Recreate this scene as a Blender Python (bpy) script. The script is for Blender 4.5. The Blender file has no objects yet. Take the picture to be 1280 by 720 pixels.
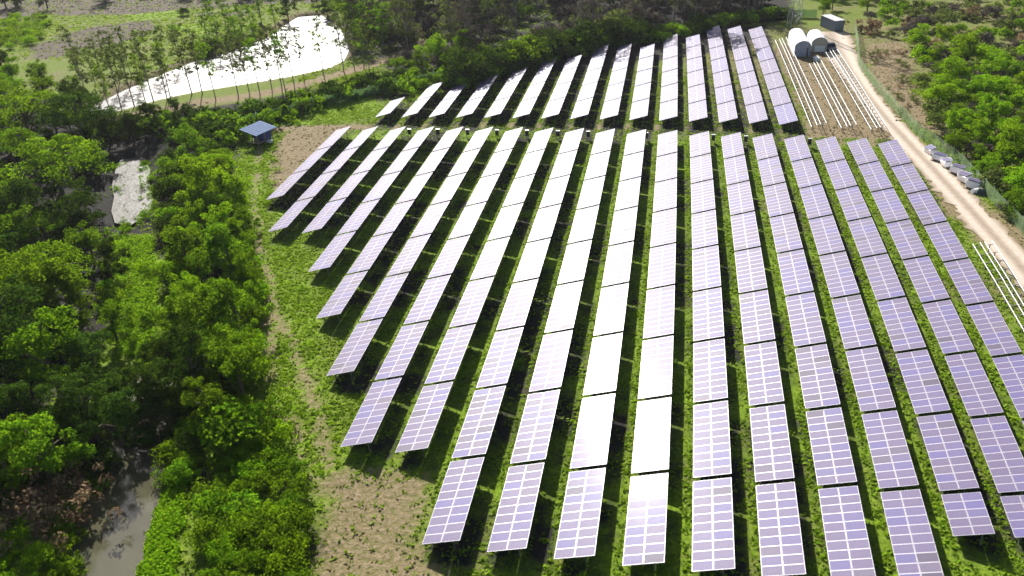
import bpy, math, random
import numpy as np
from mathutils import Vector, Matrix

random.seed(7); rng = np.random.default_rng(7)
R = math.radians
scene = bpy.context.scene
COL = scene.collection

# ------------------------------------------------------------------ camera
F_PX = 1050.0                                    # focal length in pixels of a 1280 px wide picture
LOWZ = 0.95                                      # height of the low panel edge
CAM = np.array([58.619, -137.228, 50.823+LOWZ])
YAW, PITCH, ROLL = -0.1996, 0.5321, -0.0524
fw = np.array([math.sin(YAW)*math.cos(PITCH), math.cos(YAW)*math.cos(PITCH), -math.sin(PITCH)])
rt0 = np.array([math.cos(YAW), -math.sin(YAW), 0.0]); up0 = np.cross(rt0, fw)
rt = math.cos(ROLL)*rt0 + math.sin(ROLL)*up0; up = -math.sin(ROLL)*rt0 + math.cos(ROLL)*up0
cd = bpy.data.cameras.new('camera'); cam = bpy.data.objects.new('camera', cd); COL.objects.link(cam)
cd.sensor_width = 36; cd.lens = 36*F_PX/1280; cd.clip_start = 0.5; cd.clip_end = 8000
cam.matrix_world = Matrix(((rt[0], up[0], -fw[0], CAM[0]), (rt[1], up[1], -fw[1], CAM[1]), (rt[2], up[2], -fw[2], CAM[2]), (0, 0, 0, 1)))
scene.camera = cam
cd.dof.use_dof = True; cd.dof.focus_distance = 105; cd.dof.aperture_fstop = 0.16

def at(u, v, z=0.0):                             # the point at height z that the photograph shows at pixel u, v
    d = fw + (u-640)/F_PX*rt - (v-360)/F_PX*up
    return CAM + (z-CAM[2])/d[2]*d

# ------------------------------------------------------------------ light
SUN_EL, SUN_AZ = R(32), R(-25)                   # azimuth clockwise from +Y
sdir = Vector((math.sin(SUN_AZ)*math.cos(SUN_EL), math.cos(SUN_AZ)*math.cos(SUN_EL), math.sin(SUN_EL)))
world = bpy.data.worlds.new('World'); scene.world = world; world.use_nodes = True
nt = world.node_tree; bg = nt.nodes['Background']
sky = nt.nodes.new('ShaderNodeTexSky'); sky.sky_type = 'NISHITA'; sky.sun_disc = False
sky.sun_elevation = SUN_EL; sky.sun_rotation = SUN_AZ; sky.dust_density = 2.0; sky.air_density = 1.0
nt.links.new(sky.outputs[0], bg.inputs[0]); bg.inputs[1].default_value = 0.055
sl = bpy.data.lights.new('sun', 'SUN'); sl.energy = 5.0; sl.angle = R(0.5); sl.color = (1.0, 0.965, 0.92)
sun = bpy.data.objects.new('sun', sl); COL.objects.link(sun); sun.rotation_euler = sdir.to_track_quat('Z', 'Y').to_euler()
scene.view_settings.view_transform = 'Standard'; scene.view_settings.look = 'None'
scene.view_settings.exposure = 1.2; scene.view_settings.gamma = 1.0
scene.cycles.max_bounces = 5; scene.cycles.diffuse_bounces = 2; scene.cycles.glossy_bounces = 2
scene.cycles.transparent_max_bounces = 6; scene.cycles.transmission_bounces = 2
scene.cycles.caustics_reflective = False; scene.cycles.caustics_refractive = False

# ------------------------------------------------------------------ helpers
def new_mat(name):
    m = bpy.data.materials.new(name); m.use_nodes = True
    t = m.node_tree; b = t.nodes['Principled BSDF']
    return m, t, b, lambda k: t.nodes.new('ShaderNode'+k)
def ramp(t, fac, stops):
    n = t.nodes.new('ShaderNodeValToRGB'); e = n.color_ramp.elements
    while len(e) < len(stops): e.new(0.5)
    for k, (p, c) in enumerate(stops): e[k].position = p; e[k].color = (*c, 1)
    t.links.new(fac, n.inputs[0]); return n.outputs[0]
def mixc(t, fac, a, b, mode='MIX'):
    n = t.nodes.new('ShaderNodeMix'); n.data_type = 'RGBA'; n.blend_type = mode
    for s, k in ((fac, 0), (a, 6), (b, 7)):
        if hasattr(s, 'links'): t.links.new(s, n.inputs[k])
        elif k == 0: n.inputs[0].default_value = s
        else: n.inputs[k].default_value = (*s, 1)
    return n.outputs[2]
def noise(t, scale, detail=4, rough=.6, vec=None):
    n = t.nodes.new('ShaderNodeTexNoise'); n.inputs['Scale'].default_value = scale
    n.inputs['Detail'].default_value = detail; n.inputs['Roughness'].default_value = rough
    if vec is not None: t.links.new(vec, n.inputs['Vector'])
    return n.outputs['Fac']
def geo_pos(t): return t.nodes.new('ShaderNodeNewGeometry').outputs['Position']
def bump(t, b, h, strength, dist=.1):
    n = t.nodes.new('ShaderNodeBump'); n.inputs['Strength'].default_value = strength; n.inputs['Distance'].default_value = dist
    t.links.new(h, n.inputs['Height']); t.links.new(n.outputs[0], b.inputs['Normal'])
def plain(name, col, rough=.6, metal=0., var=.15, scale=3., spec=.5):
    m, t, b, N = new_mat(name)
    n = noise(t, scale, 5, .6, geo_pos(t))
    c = ramp(t, n, [(.3, tuple(x*(1-var) for x in col)), (.7, tuple(min(1, x*(1+var)) for x in col))])
    t.links.new(c, b.inputs['Base Color']); b.inputs['Roughness'].default_value = rough
    b.inputs['Metallic'].default_value = metal; b.inputs['Specular IOR Level'].default_value = spec
    return m

def mesh_from(name, verts, faces, mats=(), midx=None, smooth=False):
    me = bpy.data.meshes.new(name); me.from_pydata([tuple(v) for v in verts], [], [tuple(f) for f in faces])
    for m in mats: me.materials.append(m)
    if midx is not None: me.polygons.foreach_set('material_index', midx)
    if smooth: me.polygons.foreach_set('use_smooth', [True]*len(me.polygons))
    me.update(); return me
def quads_mesh(name, V, mat, attrs=None):        # V: (n,4,3) array of loose quads
    n = len(V); me = bpy.data.meshes.new(name)
    me.vertices.add(n*4); me.vertices.foreach_set('co', V.reshape(-1).astype(np.float32))
    me.loops.add(n*4); me.loops.foreach_set('vertex_index', np.arange(n*4, dtype=np.int32))
    me.polygons.add(n); me.polygons.foreach_set('loop_start', np.arange(0, n*4, 4, dtype=np.int32))
    me.polygons.foreach_set('loop_total', np.full(n, 4, dtype=np.int32))
    me.update(calc_edges=True)
    for k, a in (attrs or {}).items():
        at_ = me.attributes.new(k, 'FLOAT', 'FACE'); at_.data.foreach_set('value', a.astype(np.float32))
    me.materials.append(mat); return me
def link(name, me, parent=None, label=None, cat=None, group=None, kind=None, loc=None, rotz=None):
    o = bpy.data.objects.new(name, me); COL.objects.link(o)
    if parent is not None: o.parent = parent
    if loc is not None: o.location = loc
    if rotz is not None: o.rotation_euler = (0, 0, rotz)
    if label: o['label'] = label
    if cat: o['category'] = cat
    if group: o['group'] = group
    if kind: o['kind'] = kind
    return o
def thing(name, label, cat, loc=(0, 0, 0), rotz=0., group=None):
    return link(name, None, None, label, cat, group, None, loc, rotz)

class MB:                                         # collects boxes, bars, tubes into one mesh
    def __init__(s): s.v = []; s.f = []; s.m = []
    def add(s, v, f, m=0):
        k = len(s.v); s.v += [tuple(x) for x in v]; s.f += [tuple(i+k for i in q) for q in f]; s.m += [m]*len(f)
    def box(s, x0, y0, z0, x1, y1, z1, m=0, M=None):
        v = [Vector(p) for p in ((x0,y0,z0),(x1,y0,z0),(x1,y1,z0),(x0,y1,z0),(x0,y0,z1),(x1,y0,z1),(x1,y1,z1),(x0,y1,z1))]
        if M is not None: v = [M @ p for p in v]
        s.add(v, [(0,3,2,1),(4,5,6,7),(0,1,5,4),(1,2,6,5),(2,3,7,6),(3,0,4,7)], m)
    def tube(s, a, b, ra, rb, n=6, m=0):
        a = Vector(a); b = Vector(b); d = (b-a).normalized(); u = d.orthogonal().normalized(); w = d.cross(u)
        v = []
        for p, r in ((a, ra), (b, rb)):
            v += [p+(u*math.cos(2*math.pi*k/n)+w*math.sin(2*math.pi*k/n))*r for k in range(n)]
        s.add(v, [(k, (k+1) % n, n+(k+1) % n, n+k) for k in range(n)]+[tuple(range(n-1, -1, -1)), tuple(range(n, 2*n))], m)
    def mesh(s, name, mats, smooth=False): return mesh_from(name, s.v, s.f, mats, s.m, smooth)

ORD = ['zeroth','first','second','third','fourth','fifth','sixth','seventh','eighth','ninth','tenth','eleventh','twelfth','thirteenth','fourteenth','fifteenth','sixteenth','seventeenth','eighteenth','nineteenth','twentieth',
       'twenty-first','twenty-second','twenty-third','twenty-fourth','twenty-fifth','twenty-sixth','twenty-seventh','twenty-eighth','twenty-ninth','thirtieth']

CO = [[52.2053,0.3431],[-0.0582,-90.7898],[-0.2642,-4.7667],[-0.0658,-0.1858],[-0.029,1.1014],[-0.0148,1.3549],[52.419,-1.035],[2.1178,2.1135],[-0.2336,0.0324],[-0.7719,0.7201],[-1.0914,-1.5979],[-1.6315,-2.553],[0.4228,2.5436],[0.1575,2.97],[-0.4215,0.5224],[-2.0125,-0.6136],[-1.5665,-0.7516],[-0.7472,1.555],[0.0219,0.5475],[-0.4475,-0.6147],[-0.0856,0.3346]]
def grid(i, j):                                   # surveyed line of the low edge: row i, table joint j
    a, c_ = i/10-1, j/9; x = y = 0.; k = 0
    for m_ in range(6):
        for n_ in range(6):
            if m_+n_ <= 5: w = a**m_*c_**n_; x += w*CO[k][0]; y += w*CO[k][1]; k += 1
    return np.array([x, y])

TILT = math.atan2(.8741, 3.061)
NEAR_END = [3, 4, 4, 5, 6, 7, 8, 8, 9, 9, 9, 9, 9, 9, 10, 10, 8.5, 8.5, 8]
FAR_N = {1: 1, 2: 2, 3: 2, 4: 3, 5: 3, 6: 4, 7: 4, 8: 5, 9: 5, 10: 5, 11: 6, 12: 6, 13: 7, 14: 7, 15: 7}
def table_shade_soil(P):
    """1 on the bare soil, coloured dark to deepen the shade, under and just beyond the high edge of the tables, 0 on the grassed strips"""
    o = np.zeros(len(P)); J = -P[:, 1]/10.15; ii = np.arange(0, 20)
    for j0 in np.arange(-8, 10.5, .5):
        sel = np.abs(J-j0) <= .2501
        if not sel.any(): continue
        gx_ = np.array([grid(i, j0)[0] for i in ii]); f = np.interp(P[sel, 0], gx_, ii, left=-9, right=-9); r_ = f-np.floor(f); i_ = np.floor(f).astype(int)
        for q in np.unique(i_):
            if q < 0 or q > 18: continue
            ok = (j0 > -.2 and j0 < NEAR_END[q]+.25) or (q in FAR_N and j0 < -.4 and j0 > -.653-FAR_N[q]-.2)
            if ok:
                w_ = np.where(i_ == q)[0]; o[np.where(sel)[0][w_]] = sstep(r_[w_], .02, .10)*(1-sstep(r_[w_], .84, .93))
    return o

# ------------------------------------------------------------------ the ground
def poly(pts, z=0.): return np.array([at(u, v, z)[:2] for u, v in pts])
def sdist(P, XY, closed=True):                    # signed distance to polygon (positive inside) or distance to polyline
    d = np.full(len(XY), 1e9); ins = np.zeros(len(XY), bool); n = len(P)
    for k in range(n if closed else n-1):
        a, b = P[k], P[(k+1) % n]; ab = b-a; t = np.clip(((XY-a) @ ab)/(ab @ ab+1e-12), 0, 1)
        d = np.minimum(d, np.hypot(*(XY-a-t[:, None]*ab).T))
        if closed:
            c = ((a[1] > XY[:, 1]) != (b[1] > XY[:, 1]))
            with np.errstate(all='ignore'): ins ^= c & (XY[:, 0] < (b[0]-a[0])*(XY[:, 1]-a[1])/(b[1]-a[1]+1e-12)+a[0])
    return np.where(ins, d, -d) if closed else d
def sstep(x, a, b): t = np.clip((x-a)/(b-a), 0, 1); return t*t*(3-2*t)
def wob(XY, s, seed=0):                           # cheap smooth noise, about -1..1
    r = np.random.default_rng(seed); o = np.zeros(len(XY))
    for k in range(6):
        a = r.uniform(0, 6.28); f = s*(1.0+k*.8); o += np.sin((XY[:, 0]*math.cos(a)+XY[:, 1]*math.sin(a))*f+r.uniform(0, 6.28)+1.3*np.sin((XY[:, 1]*math.cos(a)-XY[:, 0]*math.sin(a))*f*.7))/(1+k*.5)
    return o/2.6

ZW = -0.8
POND = poly([(60,760),(96,705),(118,640),(120,590),(150,555),(150,500),(165,470),(215,480),(222,520),(206,565),(201,600),(186,645),(168,690),(162,712),(150,760)], ZW)
POOL = poly([(152,276),(148,262),(151,245),(148,230),(152,212),(156,200),(174,199),(180,214),(178,228),(184,246),(180,262),(170,272),(160,280)], ZW)
RIVER = poly([(108,140),(150,118),(190,100),(240,80),(300,62),(338,48),(356,34),(376,22),(398,20),(420,36),(432,62),(425,76),(400,88),(350,98),(300,106),(250,114),(190,127),(150,138),(125,143)], ZW)
WATERS = (POND, POOL, RIVER)
GRASS_STRIP = poly([(140,292),(190,292),(200,380),(192,440),(150,440),(138,380)])
CHANNEL = poly([(130,165),(165,300),(165,420),(150,500)])
ROAD_PX = [(1036,40),(1046,62),(1062,88),(1083,118),(1107,148),(1133,176),(1162,207),(1192,240),(1222,273),(1252,307),(1290,350),(1330,397)]
ROAD = poly(ROAD_PX)

def height(XY):
    h = .07*wob(XY, .25, 3)+.04*wob(XY, .8, 5)
    for P in WATERS: h = h-2.1*sstep(sdist(P, XY), -3.0, 1.6)
    h = h-.5*sstep(-sdist(CHANNEL, XY, False), -7, -2)
    h = h*sstep(sdist(ROAD, XY, False), 1.5, 5)
    return h

def ax(lo, hi, st, far):
    c = np.arange(lo, hi+st, st); o = [st]
    while sum(o) < far: o.append(o[-1]*1.5)
    o = np.cumsum(o); return np.concatenate([lo-o[::-1], c, c[-1]+o])
gx, gy = ax(-175, 165, 1.0, 3000), ax(-112, 170, 1.0, 3000)
GX, GY = np.meshgrid(gx, gy); XY = np.stack([GX.ravel(), GY.ravel()], 1)
GZ = height(XY)
def blotch(pts, soft=1.5, j=2.0, seed=1, f=.35): return sstep(sdist(poly(pts), XY)+j*wob(XY, f, seed), -soft, soft)
def streak(pts, w, j=.5, seed=2): return 1-sstep(sdist(poly(pts), XY, False)+j*wob(XY, .6, seed), w*.4, w)
def paint(XY_):
    global XY
    keep = XY; XY = XY_
    dirt = np.zeros(len(XY)); fallow = np.zeros(len(XY)); lush = np.zeros(len(XY)); soil = np.zeros(len(XY)); dry = np.zeros(len(XY))
    # service track between the two fields and bare soil by the hut
    dirt = np.maximum(dirt, streak([(345,162),(600,156),(860,160),(1000,165),(1135,180)], 2.2, .6))
    dirt = np.maximum(dirt, .95*blotch([(350,165),(420,163),(398,190),(350,238),(330,220),(345,190)], seed=4, j=1.6))
    dirt = np.maximum(dirt, .95*blotch([(965,60),(1062,40),(1075,85),(1120,150),(1150,185),(1120,190),(975,175),(1005,155)], 2, 1.5, 5))
    dirt = np.maximum(dirt, .8*blotch([(1072,42),(1095,95),(1150,170),(1200,220),(1290,300),(1300,420),(1270,345),(1190,275),(1130,185)], 2, 2, 6))
    dirt = np.maximum(dirt, .55*blotch([(860,80),(960,40),(1010,150),(860,158)], 2, 2, 7))
    dirt = np.maximum(dirt, .72*blotch([(410,600),(470,590),(530,600),(535,650),(520,690),(560,730),(380,760),(395,660)], 1.2, 1.5, 8, .6))
    for k, q in enumerate(([(322,300),(330,350),(335,420),(338,480)], [(345,395),(366,425),(380,470),(395,510)], [(400,520),(405,560),(415,600),(440,640),(470,680),(520,740)], [(325,180),(318,240),(322,300),(345,395)], [(355,520),(372,545),(385,600)])):
        dirt = np.maximum(dirt, .66*streak(q, .9, .55, 20+k))
    dirt = np.maximum(dirt, .9*streak([(130,150),(190,140),(250,128),(320,119),(380,106),(440,88),(490,74),(530,50)], 3.2, .6, 31))
    dirt = np.maximum(dirt, .9*streak([(118,128),(190,96),(240,77),(300,59),(338,45)], 1.6, .6, 32))
    dirt = np.maximum(dirt, .8*sstep(wob(XY, .3, 77), .25, .8)*blotch([(1072,30),(1300,-20),(1300,330),(1200,220),(1090,110)], 2, 1, 9))
    dirt = np.maximum(dirt, blotch([(1078,55),(1130,52),(1135,90),(1150,130),(1190,190),(1120,135),(1088,95)], 1.5, 2, 10))
    # far fields
    fallow = np.maximum(fallow, blotch([(30,60),(110,35),(185,24),(200,34),(150,52),(100,68),(45,76)], 1.5, 2.5, 11, .15))
    fallow = np.maximum(fallow, blotch([(-200,-60),(520,-60),(420,2),(330,6),(240,12),(160,18),(60,18),(-100,40)], 2, 2, 12, .15))
    fallow = np.maximum(fallow, blotch([(250,16),(330,14),(300,20),(245,20)], 1, 1, 13))
    soil = np.maximum(soil, blotch([(425,-60),(1030,-60),(985,24),(840,48),(700,70),(560,100),(470,84),(440,66)], 3, 3, 14)); fallow = np.maximum(fallow, .0*blotch([(420,-40),(1010,-40),(985,18),(700,48),(560,70),(440,100)], 3, 3, 14))
    lush = np.maximum(lush, blotch([(155,18),(230,12),(225,22),(165,26)], 1, 1, 15))
    lush = np.maximum(lush, blotch([(205,34),(262,28),(255,42),(215,42)], 1, 1, 16))
    lush = np.maximum(lush, sstep(sdist(GRASS_STRIP, XY)+wob(XY, .5, 17), -1.5, 1))
    lush = np.maximum(lush, .8*blotch([(205,560),(235,560),(225,620),(215,760),(160,760),(170,690),(195,620)], 1, 1, 18))
    lush = np.maximum(lush, .9*blotch([(345,135),(470,118),(480,148),(345,160),(300,180),(290,165)], 1.5, 1.5, 19))
    VERGE = [(300,165),(345,165),(330,300),(375,300),(395,400),(410,470),(425,560),(500,575),(528,690),(520,600),(430,590),(400,640),(385,600),(340,480),(322,330),(300,230)]
    lush = np.maximum(lush, .75*blotch(VERGE, 1.5, 1.5, 42)*(.5+.5*sstep(wob(XY, .7, 43), -.8, .2)))
    bl = sstep(XY[:, 0], -8, 0)*(1-sstep(XY[:, 0], 100, 108))*(XY[:, 1] > -110)*(1-sstep(XY[:, 1], 2, 5))
    lush = np.maximum(lush, .62*bl*sstep(wob(XY, .28, 44), -.7, .3))
    dry_extra = blotch([(860,60),(960,30),(1070,30),(1085,-60),(1500,-60),(1500,330),(1290,300),(1190,190),(1110,110),(1060,90),(1000,160),(860,150)], 3, 2, 45)
    # leaf litter and mud under the woods and by the water
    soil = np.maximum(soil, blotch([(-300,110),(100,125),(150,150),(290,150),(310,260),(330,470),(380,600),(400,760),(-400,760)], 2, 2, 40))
    for P in WATERS[:2]: soil = np.maximum(soil, .9*sstep(sdist(P, XY), -3.2, -.8))
    dirt = np.maximum(dirt, .7*sstep(sdist(RIVER, XY), -4.5, -2.0))
    soil = np.maximum(soil, blotch([(110,152),(300,130),(440,104),(520,85),(960,30),(960,55),(560,110),(320,160),(150,170)], 1.5, 1.5, 41))
    soil = soil*(1-lush); ut = table_shade_soil(XY)*(1-.35*sstep(wob(XY, .9, 91), .3, .9)); soil = np.maximum(soil, ut); dirt = dirt*(1-ut)  # bare strips at the tables painted dark so their shade reads deeper
    dry = np.maximum(.5+.5*wob(XY, .22, 50), dry_extra*(.85+.4*wob(XY, .3, 51))); lush = lush*(1-.7*dirt)
    XY = keep
    return np.stack([dirt, fallow, lush, soil, dry], 1)
MASK = paint(XY)
nx, ny = len(gx), len(gy)
idx = np.arange(nx*ny).reshape(ny, nx)
Fq = np.stack([idx[:-1, :-1], idx[:-1, 1:], idx[1:, 1:], idx[1:, :-1]], -1).reshape(-1, 4)
gme = bpy.data.meshes.new('ground'); nv, nf = len(XY), len(Fq)
gme.vertices.add(nv); gme.vertices.foreach_set('co', np.column_stack([XY, GZ]).ravel().astype(np.float32))
gme.loops.add(nf*4); gme.loops.foreach_set('vertex_index', Fq.ravel().astype(np.int32))
gme.polygons.add(nf); gme.polygons.foreach_set('loop_start', np.arange(0, nf*4, 4, dtype=np.int32)); gme.polygons.foreach_set('loop_total', np.full(nf, 4, dtype=np.int32))
gme.update(calc_edges=True); gme.polygons.foreach_set('use_smooth', np.ones(nf, bool))
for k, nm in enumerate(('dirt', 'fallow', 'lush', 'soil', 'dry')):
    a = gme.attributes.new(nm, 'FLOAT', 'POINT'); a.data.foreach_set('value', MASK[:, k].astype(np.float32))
m, t, b, N = new_mat('ground'); p = geo_pos(t)
def attr(t, n):
    a = t.nodes.new('ShaderNodeAttribute'); a.attribute_name = n; return a.outputs['Fac']
n1, n2, n3 = noise(t, .35, 6, .65, p), noise(t, 2.2, 6, .7, p), noise(t, .09, 4, .6, p)
grass = ramp(t, n2, [(.25, (.045,.06,.010)), (.45, (.09,.13,.012)), (.6, (.14,.18,.020)), (.78, (.20,.19,.07))])
gdry = ramp(t, n2, [(.3, (.085,.085,.03)), (.55, (.17,.145,.07)), (.75, (.25,.20,.12))])
f1 = N('Math'); f1.operation = 'MULTIPLY'; t.links.new(attr(t, 'dry'), f1.inputs[0]); t.links.new(n1, f1.inputs[1])
fr = ramp(t, f1.outputs[0], [(.22, (0,0,0)), (.5, (.75,.75,.75))])
c = mixc(t, fr, grass, gdry)
def thr(mask, nz, w=.35):                         # ragged edge: mask pushed by noise
    a = N('Math'); a.operation = 'SUBTRACT'; t.links.new(nz, a.inputs[0]); a.inputs[1].default_value = .5
    s = N('Math'); s.operation = 'MULTIPLY_ADD'; t.links.new(a.outputs[0], s.inputs[0]); s.inputs[1].default_value = 1.6; t.links.new(mask, s.inputs[2])
    return ramp(t, s.outputs[0], [(.5-w, (0,0,0)), (.5+w, (1,1,1))])
dirtc = ramp(t, n2, [(.25, (.105,.078,.035)), (.5, (.185,.142,.078)), (.75, (.30,.24,.155))])
fallc = ramp(t, n2, [(.25, (.055,.040,.036)), (.5, (.095,.075,.060)), (.75, (.12,.14,.05))])
lushc = ramp(t, n2, [(.3, (.07,.11,.008)), (.55, (.15,.24,.012)), (.8, (.26,.30,.05))])
soil_shadec = ramp(t, n2, [(.3, (.012,.012,.010)), (.6, (.026,.025,.020)), (.8, (.055,.048,.032))])  # dark soil, its neutral tone set to carry the tables' shadow
for mk, cc, w in (('fallow', fallc, .3), ('soil', soil_shadec, .3), ('lush', lushc, .3), ('dirt', dirtc, .3)):
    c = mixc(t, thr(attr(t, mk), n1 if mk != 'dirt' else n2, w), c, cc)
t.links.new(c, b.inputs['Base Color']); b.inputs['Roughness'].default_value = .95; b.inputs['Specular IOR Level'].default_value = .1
bump(t, b, n2, .8, .25)
gme.materials.append(m)
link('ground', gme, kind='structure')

# dirt road: a worn sheet with two wheel tracks, a little above the ground
def ribbon(P, widths, lift, name, mat, kind='structure', step=1.0, jag=.35, seed=1):
    P = np.array(P); seg = np.hypot(*np.diff(P, axis=0).T); s = np.concatenate([[0], np.cumsum(seg)])
    q = np.arange(0, s[-1], step); C_ = np.stack([np.interp(q, s, P[:, k]) for k in (0, 1)], 1)
    for _ in range(6): C_[1:-1] = (C_[:-2]+2*C_[1:-1]+C_[2:])/4
    T = np.gradient(C_, axis=0); T /= np.hypot(*T.T)[:, None]; Nn = np.stack([T[:, 1], -T[:, 0]], 1)
    W_ = np.interp(q, s, widths); r = np.random.default_rng(seed); off = np.linspace(-1, 1, 9)
    V = []; across = []
    for i in range(len(q)):
        for o in off:
            w = W_[i]/2*o + (r.normal(0, jag) if abs(o) == 1 else 0)
            x, y = C_[i]+Nn[i]*w; z = lift-(.05*(abs(abs(o)-.5) < .13)) - (.03 if abs(o) == 1 else 0)
            V.append((x, y, z)); across.append(o)
    Fc = [(i*9+k, i*9+k+1, (i+1)*9+k+1, (i+1)*9+k) for i in range(len(q)-1) for k in range(8)]
    me = mesh_from(name, V, Fc, [mat], smooth=True); a = me.attributes.new('across', 'FLOAT', 'POINT'); a.data.foreach_set('value', across)
    return link(name, me, kind=kind)
m, t, b, N = new_mat('road_dirt'); p = geo_pos(t)
aa = N('Math'); aa.operation = 'ABSOLUTE'; t.links.new(attr(t, 'across'), aa.inputs[0])
tr = ramp(t, aa.outputs[0], [(.0, (.27,.21,.15)), (.18, (.34,.27,.20)), (.42, (.50,.41,.33)), (.68, (.50,.41,.33)), (.95, (.25,.19,.12))])
c = mixc(t, .6, tr, ramp(t, noise(t, 1.4, 6, .7, p), [(.25, (.5,.48,.44)), (.7, (1.05,1.05,1.05))]), 'MULTIPLY')
t.links.new(c, b.inputs['Base Color']); b.inputs['Roughness'].default_value = .9; bump(t, b, noise(t, 5, 6, .7, p), .5, .06)
M_ROAD = m
ribbon(ROAD, [9, 8, 5.0, 4.2, 4.0, 4.2, 4.2, 4.2, 4.2, 4.2, 4.2, 4.2], .09, 'road', M_ROAD)

# water
def water(P, name, col, rough, bs, strength, spec=.6):
    m, t, b, N = new_mat(name); p = geo_pos(t)
    cc = ramp(t, noise(t, .25, 4, .6, p), [(.35, col), (.65, tuple(x*1.5 for x in col))])
    t.links.new(cc, b.inputs['Base Color']); b.inputs['Roughness'].default_value = rough; b.inputs['Specular IOR Level'].default_value = spec
    bump(t, b, noise(t, bs, 5, .6, p), strength, .2)
    c0 = P.mean(0); big = c0+(P-c0)*1.0
    d = np.roll(P, -1, 0)-np.roll(P, 1, 0); d /= np.hypot(*d.T)[:, None]; nn = np.stack([d[:, 1], -d[:, 0]], 1)
    area = .5*np.sum(P[:, 0]*np.roll(P[:, 1], -1)-np.roll(P[:, 0], -1)*P[:, 1])
    big = P+nn*(1.0 if area > 0 else -1.0)
    return link(name, mesh_from(name, [(x, y, ZW) for x, y in big], [tuple(range(len(big)))], [m]), kind='structure')
water(POND, 'pond_water', (.055,.052,.030), .08, 1.5, .04, .8)
water(POOL, 'stream_water', (.06,.055,.045), .42, 1.2, .25, .08)
water(RIVER, 'river_water', (.07,.065,.06), .40, .8, .35, .14)

# ------------------------------------------------------------------ solar tables
WID = math.hypot(.8741, 3.061)

m, t, b, N = new_mat('panel_cells'); tc = N('TexCoord')
oi = N('ObjectInfo')
base = ramp(t, oi.outputs['Random'], [(0, (.105,.083,.148)), (.5, (.112,.090,.165)), (.8, (.096,.082,.20)), (.93, (.12,.098,.15)), (1, (.066,.054,.088))])
br = N('TexBrick'); t.links.new(tc.outputs['Object'], br.inputs['Vector']); br.offset = 0; br.inputs['Scale'].default_value = 1
br.inputs['Brick Width'].default_value = .158; br.inputs['Row Height'].default_value = .158; br.inputs['Mortar Size'].default_value = .004
br.inputs['Color1'].default_value = (1,1,1,1); br.inputs['Color2'].default_value = (.9,.9,.94,1); br.inputs['Mortar'].default_value = (1.2,1.2,1.2,1)
c = mixc(t, 1.0, base, br.outputs['Color'], 'MULTIPLY')
dn = noise(t, 1.2, 4, .6, geo_pos(t))
t.links.new(c, b.inputs['Base Color'])
rr = N('MapRange'); t.links.new(dn, rr.inputs[0]); rr.inputs[3].default_value = .50; rr.inputs[4].default_value = .56; t.links.new(rr.outputs[0], b.inputs['Roughness'])
b.inputs['Specular IOR Level'].default_value = .165; b.inputs['Coat Weight'].default_value = .04; b.inputs['Coat Roughness'].default_value = .15
M_CELL = m
M_FRAME = plain('panel_frame', (.52,.50,.54), .4, .1, .05)
M_BACK = plain('panel_backsheet', (.45,.45,.45), .7)
M_STEEL = plain('galvanized_steel', (.45,.45,.45), .5, .3, .12); M_POST = plain('dull_steel', (.16,.15,.14), .6, .1, .2)

def panel_mesh(PW, PL, fr=.025, T=.035):          # long side across the slope (x), short side along the row (y)
    b_ = MB(); x0, x1, y0, y1 = -PW/2, PW/2, -PL/2, PL/2; zt = T; zi = T-.006
    o = [(x0,y0),(x1,y0),(x1,y1),(x0,y1)]; i_ = [(x0+fr,y0+fr),(x1-fr,y0+fr),(x1-fr,y1-fr),(x0+fr,y1-fr)]
    v = [(x,y,0) for x,y in o]+[(x,y,zt) for x,y in o]+[(x,y,zt) for x,y in i_]+[(x,y,zi) for x,y in i_]
    f = [(0,3,2,1)]+[(k,(k+1)%4,4+(k+1)%4,4+k) for k in range(4)]+[(4+k,4+(k+1)%4,8+(k+1)%4,8+k) for k in range(4)]+[(8+k,8+(k+1)%4,12+(k+1)%4,12+k) for k in range(4)]+[(12,13,14,15)]
    b_.add(v, f); b_.m = [1]+[0]*12+[2]
    return b_
PW, PL = WID/2-.018, .972
PANEL = panel_mesh(PW, PL).mesh('solar_panel', [M_FRAME, M_BACK, M_CELL])
GAPX = .038                                       # gap between upper and lower line of panels

def rack_bm(n, w, lw, cover=True, rails=(.3, 1.26, 1.85, 2.78)):
    """posts, rafters and rails of one table; x across, y along, local origin at the middle of the low edge"""
    r_ = MB(); p_ = MB(); L_ = lw
    zt = lambda x: LOWZ+x*math.tan(TILT)-.10
    for y in np.linspace(-L_*.42, L_*.42, n):
        for x in (.65, 2.35):
            x *= w
            p_.box(x-.045, y-.045, -.25, x+.045, y+.045, zt(x)-.03)
        a = .1*w; c_ = 2.95*w
        M = Matrix.Translation((a, y, zt(a)-.05)) @ Matrix.Rotation(-TILT, 4, 'Y')
        p_.box(0, -.03, -.06, (c_-a)/math.cos(TILT), .03, .0, M=M)
    out = []
    for x in rails:
        x *= w; q = MB()
        M = Matrix.Translation((x, 0, zt(x)-.02)) @ Matrix.Rotation(-TILT, 4, 'Y')
        q.box(-.035, -L_/2, -.03, .035, L_/2, .045, M=M)
        out.append(q)
    return p_, out

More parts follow.
